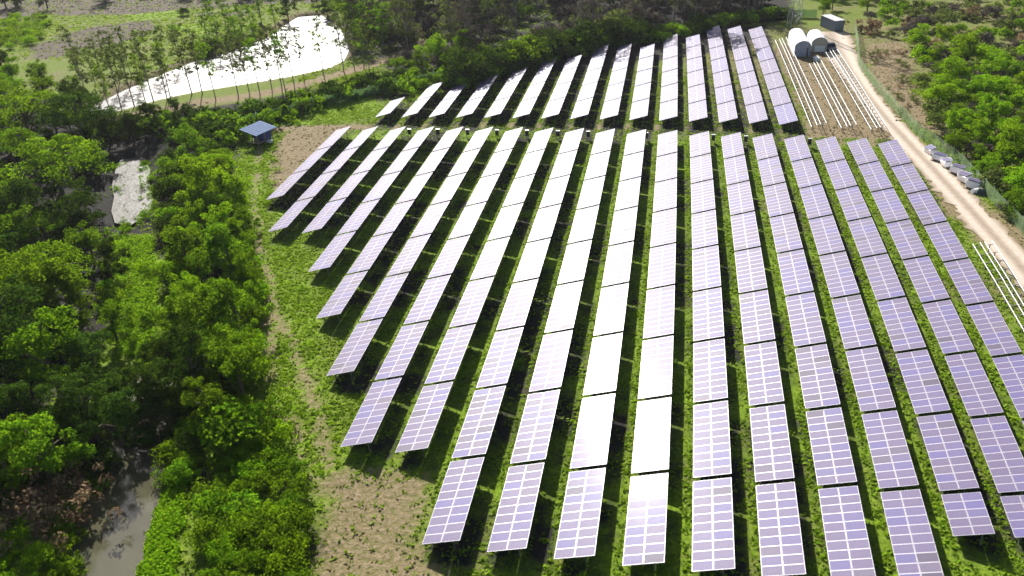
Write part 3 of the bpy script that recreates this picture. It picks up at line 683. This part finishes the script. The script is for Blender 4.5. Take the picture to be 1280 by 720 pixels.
scatter([(1085,10),(1100,-40),(1420,-60),(1400,120),(1290,60),(1140,52),(1080,45)], 1, 230, .7, 1.7, [('bush', OLIVE), ('bush', OLIVE), ('bush', GREEN), ('bush', TEAK), ('scrub', BROWN), ('scrub', OLIVE)], 1.9, 'mottled shrub of the dry scrub, top right', 'shrubs of the dry scrubland', 'bush', avoid=[NOF, MOUND], stuff=True)
scatter([(1085,60),(1130,60),(1150,120),(1190,185),(1240,230),(1200,190),(1120,135)], .6, 24, .3, .7, [('scrub', BROWN), ('scrub', OLIVE)], 2.6, 'small dry shrub on the bare mound', 'dry shrubs on the mound', 'bush', avoid=[NOF])
scatter([(1020,10),(1040,-30),(1110,-40),(1095,25),(1080,40),(1058,22)], 2, 16, .5, .8, [('broad', GREEN), ('broad', BRIGHT)], 3.8, 'green tree behind the grey container', 'trees behind the container', avoid=[NOF])
# bushes on the far fields
scatter([(-30,55),(-20,25),(30,15),(62,18),(50,42),(15,58)], 1.5, 40, .8, 1.4, [('bush', BRIGHT), ('scrub', GREEN)], 1.8, 'bright leafy bush on the top left field', 'bushes on the top left field', 'bush')
scatter([(-60,5),(40,-15),(200,-40),(330,-60),(390,-20),(345,-4),(200,-8),(40,8)], 3, 30, .6, 1.0, [('broad', DARKG)], 4.0, 'dark tree beyond the top left fields', 'dark trees beyond the fields', avoid=[RIVER])
scatter([(60,70),(180,32),(330,15),(330,45),(180,90),(100,118)], 1, 46, .35, .8, [('scrub', OLIVE), ('scrub', GREEN)], 2.5, 'small shrub on the far river meadow', 'shrubs on the river meadow', 'bush', avoid=[RIVER], stuff=True)
single(229,14,1.2,'bush',DARKG,1.1,'lone dark bush beside the vivid green field strip, top left','bush')
single(375,152,.6,'scrub',BRIGHT,.5,'tiny bush on the bare soil right of the blue hut','bush')
# line of little shrubs down from the hut
for k, (u, v) in enumerate([(342,185),(344,198),(346,212),(343,226),(340,240),(336,252)]):
    single(u, v, .4, 'scrub', BRIGHT, .42, f'small shrub in the line below the hut, {ORD[k+1]} from the hut', 'bush', 'line of shrubs below the hut')

MATS = {m_.name: m_ for m_ in (GREEN, DARKG, BRIGHT, OLIVE, TEAK, BROWN)}
Vs, Ts, Ms = [], [], []
for k, (nm, lst) in enumerate(UNDER.items()):
    for V, T in lst: Vs.append(V); Ts.append(T); Ms.append(np.full(len(V), k, np.int32))
ume = quads_mesh('undergrowth', np.concatenate(Vs), MATS[list(UNDER)[0]], {'tint': np.concatenate(Ts)})
for nm in list(UNDER)[1:]: ume.materials.append(MATS[nm])
ume.polygons.foreach_set('material_index', np.concatenate(Ms)); print('under', len(ume.polygons))
link('undergrowth', ume, label='thick bushy undergrowth beneath the woods and over the scrubland', cat='undergrowth', kind='stuff')

# low weeds and grass: nobody could count them
def field_tufts(n, box, prob, size, hgt, seed, per=3):
    g = np.random.default_rng(seed)
    p = np.stack([g.uniform(box[0], box[2], n), g.uniform(box[1], box[3], n)], 1)
    M = paint(p); keep = g.uniform(size=n) < prob(p, M); p = p[keep]; M = M[keep]; z = height(p); k = len(p)
    P = np.repeat(np.column_stack([p, z]), per, 0); n_ = len(P)
    P[:, :2] += g.normal(0, size*.8, (n_, 2)); s = size*g.uniform(.6, 1.4, n_); h = hgt*g.uniform(.5, 1.5, n_)
    a = g.uniform(0, 6.28, n_); ux = np.stack([np.cos(a), np.sin(a), np.zeros(n_)], 1)*s[:, None]
    lean = np.stack([g.normal(0, .8, n_), g.normal(0, .8, n_), np.ones(n_)], 1)*h[:, None]
    V = np.stack([P-ux*.5, P+ux*.5, P+ux*.7+lean, P-ux*.6+lean*1.05], 1)
    tint = g.uniform(0, 1, n_)*.6+np.repeat(g.uniform(0, 1, k), per)*.4
    return V, tint, np.repeat(M, per, 0)
GRASSM = leaf_mat('grass_blades', [(.07,.10,.010), (.15,.24,.010), (.24,.35,.015), (.36,.36,.08)], .4, (.30,.40,.04), .0)
DRYM = leaf_mat('dry_grass', [(.07,.065,.022), (.13,.115,.045), (.22,.18,.09)], .2, (.2,.18,.06), .0)
def visible_ok(p): return np.ones(len(p))
def g_prob(p, M): return np.clip((1-1.25*M[:, 0])*(1-.8*M[:, 1])*(1-.7*M[:, 3])*(sdist(ROAD, p, False) > 2.6)*(.35+.65*sstep(wob(p, .45, 61), -.6, .4)), 0, 1)
V, T, _ = field_tufts(200000, (-20, -108, 112, 40), g_prob, .17, .12, 5)
link('grass', quads_mesh('grass', V, GRASSM, {'tint': T}), label='short green grass between and around the solar rows', cat='grass', kind='stuff')
V, T, _ = field_tufts(42000, (-10, -108, 112, 75), lambda p, M: np.clip((.25+.75*M[:, 0])*(M[:, 3] < .3)*(M[:, 2] < .3)*(sdist(ROAD, p, False) > 2.3)*.55, 0, 1), .2, .08, 6, 2)
V2, T2, _ = field_tufts(30000, (-170, 10, 30, 165), lambda p, M: np.clip((1-.75*M[:, 1])*(1-M[:, 0])*(sdist(RIVER, p) < -.5), 0, 1)*(p[:, 1] > 25-.25*p[:, 0]), .45, .16, 8, 2)
link('meadow_grass', quads_mesh('meadow_grass', V2, GRASSM, {'tint': T2}), label='rough grass on the meadow beyond the river', cat='grass', kind='stuff')
V3, T3, _ = field_tufts(12000, (-170, 10, 60, 165), lambda p, M: np.clip(M[:, 1], 0, 1)*(sdist(RIVER, p) < -.5), .4, .10, 18, 2)
link('fallow_stubble', quads_mesh('fallow_stubble', V3, TEAK, {'tint': T3}), label='brown stubble on the fallow fields', cat='stubble', kind='stuff')
link('dry_grass', quads_mesh('dry_grass', V, DRYM, {'tint': T}), label='pale dry grass on the bare soil around the rows', cat='dry grass', kind='stuff')
# weed clumps: bright broadleaf weeds, thick on the left verge and along the low panel edges
g = np.random.default_rng(9); pts = []
LP = poly([(300,165),(345,165),(330,300),(375,300),(395,400),(410,470),(425,560),(500,575),(528,690),(520,600),(430,590),(400,640),(385,600),(340,480),(322,330),(300,230)])
lo, hi = LP.min(0), LP.max(0); q = np.stack([g.uniform(lo[0], hi[0], 16000), g.uniform(lo[1], hi[1], 16000)], 1); q = q[(sdist(LP, q) > 0) & (wob(q, .5, 62) > -.75)]; q = q[g.uniform(size=len(q)) > paint(q)[:, 0]*2.2]; pts.append(q[:4200])
for i in range(19):
    n_ = 110; jj = g.uniform(-.1, NEAR_END[i]+.3, n_)
    for a in jj:
        if g.uniform() < .30+.5*math.sin(a*2.1+i*1.7)**2: pts.append((grid(i, a)+np.array([g.normal(-.35, .28), 0]))[None])
for i in FAR_N:
    for a in g.uniform(-.653-FAR_N[i], -.5, 40): pts.append((grid(i, a)+np.array([g.normal(-.5, .3), 0]))[None])
q = np.concatenate(pts); q = q[(sdist(ROAD, q, False) > 3) & (table_shade_soil(q) < .4)]
Cc = np.column_stack([q, height(q)+.1]); r = g.uniform(.12, .36, len(q))
V, T = leaves(Cc, r, 20, .075, 77, flat=.7, up_=.8)
link('weeds', quads_mesh('weeds', V, LIME, {'tint': T}), label='bright leafy weeds on the verge and under the low panel edges', cat='weeds', kind='stuff')
# reeds and tall grass on the bright strip and pond bank
def reeds(P, n, size, h, seed):
    lo, hi = P.min(0), P.max(0); g = np.random.default_rng(seed)
    q = np.stack([g.uniform(lo[0], hi[0], n), g.uniform(lo[1], hi[1], n)], 1); q = q[(sdist(P, q)+.8*wob(q, .8, seed) > 0)]
    Cc = np.column_stack([q, height(q)+h*.4]); return leaves(Cc, np.full(len(q), .35), 9, size, seed, flat=h/.5, up_=.6)
V1, T1 = reeds(GRASS_STRIP, 5000, .15, .4, 31)
V2, T2 = reeds(poly([(208,558),(240,555),(228,620),(222,760),(165,760),(168,700),(192,630)]), 6000, .14, .5, 32)
V3, T3 = reeds(POOL, 1500, .13, .35, 33); V3 = V3[::5]; T3 = T3[::5]
V3[:, :, 2] = np.maximum(V3[:, :, 2], ZW+.02)
link('pool_weed', quads_mesh('pool_weed', V3, DRYM, {'tint': T3}), label='pale weed standing in the bright shallow pool', cat='water weed', kind='stuff')
link('bank_grass', quads_mesh('bank_grass', np.concatenate([V1, V2]), LIME, {'tint': np.concatenate([T1, T2])*.9}), label='tall bright grass along the stream and the right bank of the pond', cat='grass', kind='stuff')

# ------------------------------------------------------------------ hut
M_TIN = plain('tin_roof', (.10,.15,.26), .8, 0, .15, 3., .1); M_BLUE = plain('blue_sheet', (.012,.05,.22), .5); M_WOOD = plain('weathered_wood', (.22,.17,.12), .8)
x0 = at(326, 178); ang = math.atan2(*(at(345, 172)-at(310, 188))[[1, 0]])
th = thing('field_hut', 'small blue hut on posts with a sloping grey tin roof', 'hut', (x0[0], x0[1], 0), ang)
q = MB(); q.box(-1.9, -1.4, .45, 1.9, 1.4, .6)
link('floor_deck', q.mesh('floor_deck', [M_WOOD]), th)
for x in (-1.8, 0, 1.8):
    for y in (-1.3, 1.3):
        q = MB(); q.box(x-.06, y-.06, -.2, x+.06, y+.06, 2.35+(.45 if y > 0 else 0)); link('post', q.mesh('post', [M_WOOD]), th)
q = MB(); q.box(-.35, -1.22, .61, 1.65, 1.2, 2.3); link('wall', q.mesh('blue_wall', [M_BLUE]), th, label='blue boxed-in wall of the hut')
q = MB(); q.box(-.3, -1.262, .65, .35, -1.225, 1.95); link('door', q.mesh('door', [M_BLUE]), th)
rf = link('roof', None, th)
M = Matrix.Translation((0, 0, 2.62)) @ Matrix.Rotation(R(9), 4, 'X')
for k in range(9):
    q = MB(); xx = -2.5+k*.56; q.box(xx, -2.0, .003*(k % 2), xx+.57, 2.0, .03+.003*(k % 2), M=M); q.box(xx-.03, -2.0, .034, xx+.03, 2.0, .07, M=M)
    link('roof_sheet', q.mesh('roof_sheet', [M_TIN]), rf)
q = MB(); q.box(-2.7, -1.6, .1, -1.95, -.6, .5); link('crate', q.mesh('crate', [M_WHITE]), None, 'white crate on the ground at the right of the blue hut', 'crate', loc=tuple(at(343, 172)), rotz=ang)

# ------------------------------------------------------------------ round-roofed shelters, container, van, mast
M_CLOTH = plain('white_sheeting', (.80,.80,.82), .45, 0, .04, 1.2); M_GREYW = plain('grey_door', (.30,.33,.42), .5); M_TAN = plain('tan_panel', (.42,.38,.31), .7)
def shelter(px_fl, px_fr, px_bl, H, label, fm, extra):
    a, b_, c_ = at(*px_fl), at(*px_fr), at(*px_bl); y = (c_-a)[:2]; Ln = np.hypot(*y); yd = y/Ln; xd = np.array([yd[1], -yd[0]]); Wd = 3.3; c2 = ((a+b_)/2)[:2]; a = np.array([*(c2-xd*Wd/2), 0])
    th = thing('round_roofed_shelter', label, 'shelter', (a[0]+xd[0]*Wd/2, a[1]+xd[1]*Wd/2, 0), math.atan2(-yd[0], yd[1]))
    print('SHELTER', Wd, Ln); n = 12; hw = Wd/2; zs = H-hw*.8
    prof = [(-hw, 0)]+[(-hw*math.cos(math.pi*k/n), zs+hw*.8*math.sin(math.pi*k/n)) for k in range(n+1)]+[(hw, 0)]
    segs = max(6, int(Ln/1.4)); V = []; 
    for s in range(segs*2+1):
        sc_ = 1.0 if s % 2 == 0 else .988
        for (x, z) in prof: V.append((x*sc_, Ln*s/(segs*2), z*sc_ if z > zs else z))
    m_ = len(prof); Fc = [(s*m_+k, (s+1)*m_+k, (s+1)*m_+k+1, s*m_+k+1) for s in range(segs*2) for k in range(m_-1)]
    link('roof_cover', mesh_from('roof_cover', V, Fc, [M_CLOTH], smooth=False), th)
    for nm, yy, ma in (('front_wall', .15, fm), ('back_wall', Ln-.15, M_CLOTH)):
        Vf = [(x*.985, yy, z*.985) for x, z in prof]+[(x*.985, yy+.04, z*.985) for x, z in prof]
        ff = [tuple(range(m_)), tuple(range(2*m_-1, m_-1, -1))]+[(k, m_+k, m_+(k+1) % m_, (k+1) % m_) for k in range(m_)]
        link(nm, mesh_from(nm, Vf, ff, [ma]), th)
    q = MB()
    for k in range(n):
        (xa, za), (xb, zb) = prof[k+1], prof[k+2]; q.tube((xa, .02, za), (xb, .02, zb), .07, .07, 5)
    link('front_arch', q.mesh('front_arch', [M_STEEL]), th)
    if extra == 'doors':
        for s in (-1, 1):
            q = MB(); q.box(min(.03*s, hw*.8*s), .09, .1, max(.03*s, hw*.8*s), .13, zs*.95); link('door', q.mesh('door', [M_GREYW]), th)
        q = MB(); q.box(hw*.52, .06, .1, hw*.72, .088, zs*.95); link('door_opening', q.mesh('door_opening', [M_DARK]), th)
    else:
        q = MB(); q.box(-hw*.55, .02, 0, hw*.75, .13, 1.35); link('white_board', q.mesh('white_board', [M_WHITE]), th)
    return th
shelter((994.5,71), (1010,71.5), (986.5,54), 3.4, 'left round-roofed white shelter with pale blue double doors', M_GREYW, 'doors')
shelter((1015.5,64.5), (1031,66), (1009.5,54), 3.2, 'right round-roofed white shelter with tan front and white board', M_TAN, 'board')
for k, (u, v) in enumerate([(1020,73),(1021,76)]):
    q = MB(); q.box(-.6, -.4, 0, .6, .4, .35+.2*k); q.box(-.5, -.3, .351+.2*k, .5, .3, .45+.2*k); link('white_crate', q.mesh('white_crate', [M_WHITE]), None, f'{"farther" if k == 0 else "nearer"} small white box on the dirt before the tan shelter', 'box', 'boxes before the shelters', loc=tuple(at(u, v)), rotz=.3)
a, b_ = at(1025, 32.5), at(1042, 40); dv = (b_-a)[:2]; Ln = np.hypot(*dv); an = math.atan2(dv[1], dv[0]); print('CONT', Ln)
M_CONT = plain('container_paint', (.12,.15,.20), .55, 0, .15); M_CTOP = plain('container_roof', (.42,.42,.42), .6, 0, .15)
th = thing('shipping_container', 'grey blue container standing alone before the trees at the top right', 'container', (a[0], a[1], 0), an)
q = MB()
for k in range(int(Ln/.28)): q.box(k*.28, -.0, .15, k*.28+.16, 2.4, 2.45)
q.box(0, .04, .12, Ln, 2.36, 2.44); link('corrugated_body', q.mesh('corrugated_body', [M_CONT]), th)
q = MB(); q.box(-.04, -.04, 2.46, Ln+.06, 2.44, 2.56); link('roof', q.mesh('roof', [M_CTOP]), th)
for yy in (.12, 1.24):
    q = MB(); q.box(Ln+.02, yy, .2, Ln+.07, yy+1.05, 2.4); q.tube((Ln+.09, yy+.8, .3), (Ln+.09, yy+.8, 2.3), .02, .02, 5); link('door', q.mesh('door', [M_CONT]), th)
for xx in (-.02, Ln-.12):
    q = MB()
    for yy in (-.02, 2.3): q.box(xx, yy, 0, xx+.16, yy+.12, 2.455)
    link('corner_post', q.mesh('corner_post', [M_CONT]), th)

M_GLASS = plain('car_glass', (.02,.025,.03), .08); M_PAINT = plain('dark_car_paint', (.02,.022,.035), .25); M_TYRE = plain('tyre', (.02,.02,.02), .9); M_LAMP = plain('lamp_glass', (.7,.7,.7), .2); M_RED = plain('tail_lamp', (.4,.02,.02), .3)
def vehicle(loc, rz, label):
    th = thing('parked_pickup', label, 'pickup truck', loc, rz)
    prof = [(-2.5,.45),(-2.55,.95),(-.75,1.02),(-.62,1.05),(-.25,1.72),(.85,1.74),(1.45,1.12),(2.45,.98),(2.6,.75),(2.58,.42)]
    V = []; n = len(prof)
    for s, y in ((1, -.92), (1, .92)):
        for x, z in prof: V.append((x, y*(1 if z < 1.3 else .82), z))
    ff = [tuple(range(n)), tuple(range(2*n-1, n-1, -1))]+[(k, n+k, n+(k+1) % n, (k+1) % n) for k in range(n)]
    me = mesh_from('body', V, ff, [M_PAINT]); o = link('body', me, th); bv = o.modifiers.new('b', 'BEVEL'); bv.width = .05; bv.segments = 2
    q = MB(); q.box(-2.35, -.75, 1.0, -.85, .75, 1.032); link('load_bed', q.mesh('load_bed', [M_DARK]), th)
    q = MB(); q.add([(.90,-.70,1.71),(.90,.70,1.71),(1.46,.84,1.15),(1.46,-.84,1.15)], [(0,1,2,3)]); q.v = [(x+.03, y, z+.03) for x, y, z in q.v]; link('windscreen', q.mesh('windscreen', [M_GLASS]), th)
    for s in (-1, 1):
        q = MB(); q.add([(-.42,s*.9,1.15),(1.25,s*.9,1.15),(.80,s*.775,1.66),(-.2,s*.775,1.66)], [(0,1,2,3)]); q.v = [(x, y+s*.012, z) for x, y, z in q.v]; link('side_window', q.mesh('side_window', [M_GLASS]), th)
        q = MB(); q.box(2.55, s*.7-.14, .72, 2.64, s*.7+.14, .88); link('headlight', q.mesh('headlight', [M_LAMP]), th)
        q = MB(); q.box(-2.6, s*.82-.08, .6, -2.53, s*.82+.08, .9); link('tail_light', q.mesh('tail_light', [M_RED]), th)
        for x in (-1.55, 1.65):
            w_ = link('wheel', None, th, loc=(x, s*.86, .37))
            q = MB(); q.tube((0,-.12,0), (0,.12,0), .37, .37, 16); link('tyre', q.mesh('tyre', [M_TYRE]), w_)
            q = MB(); q.tube((0,-.13,0), (0,.13,0), .2, .2, 10); link('rim', q.mesh('rim', [M_STEEL]), w_)
c0 = at(1036.5, 63); vehicle((c0[0], c0[1], .05), R(-82), 'dark pickup parked against the right side of the tan fronted shelter')

# lattice mast
c0 = at(992, 33); th = thing('power_mast', 'grey lattice power mast behind the shelters, cut by the top edge', 'mast', (c0[0], c0[1], 0), .3)
H, w0, w1 = 30., 1.25, .35
def mp(sx, sy, z): f = w0+(w1-w0)*z/H; return (sx*f, sy*f, z)
for sx, sy in ((1,1),(1,-1),(-1,1),(-1,-1)):
    q = MB(); q.tube(mp(sx, sy, -.3), mp(sx, sy, H), .075, .05, 4); link('leg', q.mesh('leg', [M_STEEL]), th)
q = MB(); zs = [0, 3, 5.8, 8.4, 10.9, 13.3, 15.6, 17.8, 19.9, 21.9, 23.8, 25.6, 27.3, 29]
for k in range(len(zs)-1):
    cs = [(1,1),(-1,1),(-1,-1),(1,-1)]
    for e in range(4):
        A_, B_ = cs[e], cs[(e+1) % 4]
        q.tube(mp(*A_, zs[k]), mp(*B_, zs[k+1]), .035, .035, 4); q.tube(mp(*B_, zs[k]), mp(*A_, zs[k+1]), .035, .035, 4); q.tube(mp(*A_, zs[k+1]), mp(*B_, zs[k+1]), .03, .03, 4)
link('bracing', q.mesh('bracing', [M_STEEL]), th)
for z in (22, 25.5, 28.5):
    q = MB(); q.box(-3.2, -.08, z, 3.2, .08, z+.16); q.tube((-3.2, 0, z), (0, 0, z+1.1), .04, .04, 4); q.tube((3.2, 0, z), (0, 0, z+1.1), .04, .04, 4); link('cross_arm', q.mesh('cross_arm', [M_STEEL]), th)

# ------------------------------------------------------------------ spare panels stacked by the road
M_WRAP = plain('white_wrap', (.88,.87,.90), .4, 0, .08); M_TARP = plain('dark_tarp', (.035,.05,.045), .55, 0, .3)
ST = [(1163,190,.9,-.10),(1172,199,1.0,.14),(1183,206,1.0,-.16),(1195,215,1.15,.10),(1205,225,1.15,-.08),(1215,234,1.25,.1)]
for k, (u, v, s, tl) in enumerate(ST):
    c0 = at(u, v+2, 0); th = thing('panel_stack', f'stack of spare panels in white wrapping beside the road, {ORD[k+1]} from the far end', 'panel stack', (c0[0], c0[1], 0), R(35)+tl*3, 'stacks of spare panels beside the road')
    q = MB()
    for y in (-.75, 0, .75): q.box(-.55, y-.06, 0, .55, y+.06, .12)
    q.box(-.58, -.95, .121, .58, .95, .15); link('pallet', q.mesh('pallet', [M_WOOD]), th)
    q = MB(); M = Matrix.Translation((0, 0, .16)) @ Matrix.Rotation(tl*1.6, 4, 'Y') @ Matrix.Rotation(tl*.8, 4, 'X')
    q.box(-.56, -.92, 0, .56, .92, .8*s, M=M); o = link('wrapped_crate', q.mesh('wrapped_crate', [M_WRAP]), th); bv = o.modifiers.new('b', 'BEVEL'); bv.width = .09; bv.segments = 2
    for n_ in range(4):
        pm = panel_mesh(1.0, 1.66, .03, .035); M2 = M @ Matrix.Translation((random.uniform(-.08, .25), random.uniform(-.12, .12), -.16+.97*s+.05*n_)) @ Matrix.Rotation(random.uniform(-.06, .12)-.05*n_, 4, 'Y')@ Matrix.Rotation(random.uniform(-.2, .2), 4, 'Z')
        pm.v = [tuple(M2 @ Vector(v_)) for v_ in pm.v]; link('solar_panel', pm.mesh('loose_panel', [M_FRAME, M_BACK, M_CELL]), th)
c0 = at(1225, 242); g = np.random.default_rng(3); V = []; nr, na = 7, 16
for r_ in range(nr):
    for a_ in range(na):
        rr_ = r_/(nr-1); an_ = a_/na*6.283; V.append((math.cos(an_)*1.35*rr_*(1+.1*math.sin(3*an_)), math.sin(an_)*.95*rr_, max(0, .85*(1-rr_**2.2))+g.uniform(-.05, .05)*(rr_ < .95)))
ff = [(r_*na+a_, r_*na+(a_+1) % na, (r_+1)*na+(a_+1) % na, (r_+1)*na+a_) for r_ in range(nr-1) for a_ in range(na)]
link('tarpaulin_heap', mesh_from('tarpaulin_heap', V, ff, [M_TARP]), None, 'low heap under a dark tarpaulin at the near end of the stacks', 'tarpaulin heap', loc=(c0[0], c0[1], .02), rotz=R(-20))

# ------------------------------------------------------------------ fences with green netting
def net_mat(name, col, open_):
    m, t, b, N = new_mat(name); p = geo_pos(t); out = t.nodes['Material Output']
    t.links.new(ramp(t, noise(t, .6, 4, .6, p), [(.3, tuple(x*.8 for x in col)), (.7, tuple(x*1.2 for x in col))]), b.inputs['Base Color']); b.inputs['Roughness'].default_value = .8
    tr = N('BsdfTransparent'); tl = N('BsdfTranslucent'); tl.inputs[0].default_value = (*col, 1)
    m1 = N('MixShader'); m1.inputs[0].default_value = .4; t.links.new(b.outputs[0], m1.inputs[1]); t.links.new(tl.outputs[0], m1.inputs[2])
    m2 = N('MixShader'); m2.inputs[0].default_value = open_; t.links.new(m1.outputs[0], m2.inputs[1]); t.links.new(tr.outputs[0], m2.inputs[2]); t.links.new(m2.outputs[0], out.inputs[0])
    return m
def fence(px, H, col, open_, label, span=3.0, seed=1):
    P = poly(px); seg = np.hypot(*np.diff(P, axis=0).T); s = np.concatenate([[0], np.cumsum(seg)]); g = np.random.default_rng(seed)
    n = max(2, int(s[-1]/span)); q = np.linspace(0, s[-1], n+1); X = np.stack([np.interp(q, s, P[:, k]) for k in (0, 1)], 1)
    o0 = X[0]; th = thing('net_fence', label, 'fence', (o0[0], o0[1], 0)); nm = net_mat('net_'+str(seed), col, open_)
    pm = MB(); pm.tube((0, 0, -.3), (0, 0, H+.12), .045, .045, 6); pmesh = pm.mesh('post', [M_STEEL])
    for k, x in enumerate(X): link('post', pmesh, th, loc=(x[0]-o0[0], x[1]-o0[1], float(height(x[None])[0])))
    for k in range(n):
        a_, b2 = X[k]-o0, X[k+1]-o0; V = []; ff = []; c_ = 5
        za, zb = height(X[k:k+1])[0], height(X[k+1:k+2])[0]; dn_ = (b2-a_)/np.hypot(*(b2-a_)); nn = np.array([dn_[1], -dn_[0]])
        for e in range(c_+1):
            f = e/c_; xy = a_+(b2-a_)*f; sag = .10*math.sin(math.pi*f)*g.uniform(.4, 1.3); bow = .14*math.sin(math.pi*f)*g.uniform(-1, 1)
            for h in (.03, .5, 1.): z = za+(zb-za)*f+H*h-(sag if h == 1. else 0); o = nn*(.05+bow*(1-abs(h-.5))); V.append((xy[0]+o[0], xy[1]+o[1], z))
        for e in range(c_):
            for h in (0, 1): ff.append((e*3+h, (e+1)*3+h, (e+1)*3+h+1, e*3+h+1))
        link('net_panel', mesh_from('net_panel', V, ff, [nm], smooth=True), th)
    return th
fence([(1068,38),(1072,60),(1073,84),(1095,112),(1120,140),(1150,172),(1172,186),(1200,208),(1222,232),(1245,258),(1285,298),(1340,362)], 2.0, (.34,.50,.24), .58, 'green net fence running along the dirt road on the right', seed=1)
fence([(282,162),(330,153),(382,137),(440,126),(490,113),(540,102),(600,97),(660,82),(720,66),(790,50),(850,41),(910,25),(970,22),(1020,22)], 2.0, (.07,.13,.04), .12, 'dark green net fence behind the far field and the blue hut', seed=2)
hz = bpy.data.materials.new('haze'); hz.use_nodes = True; t = hz.node_tree; t.nodes.remove(t.nodes['Principled BSDF'])
pv = t.nodes.new('ShaderNodeVolumePrincipled'); pv.inputs['Color'].default_value = (.86, .86, .95, 1); pv.inputs['Density'].default_value = .00006; pv.inputs['Anisotropy'].default_value = .3
t.links.new(pv.outputs[0], t.nodes['Material Output'].inputs['Volume'])
q = MB(); q.box(-9000, -9000, -4, 9000, 9000, 54); link('haze', q.mesh('haze', [hz]), kind='stuff')
print('trees', tree_n, 'objects', len(bpy.data.objects))
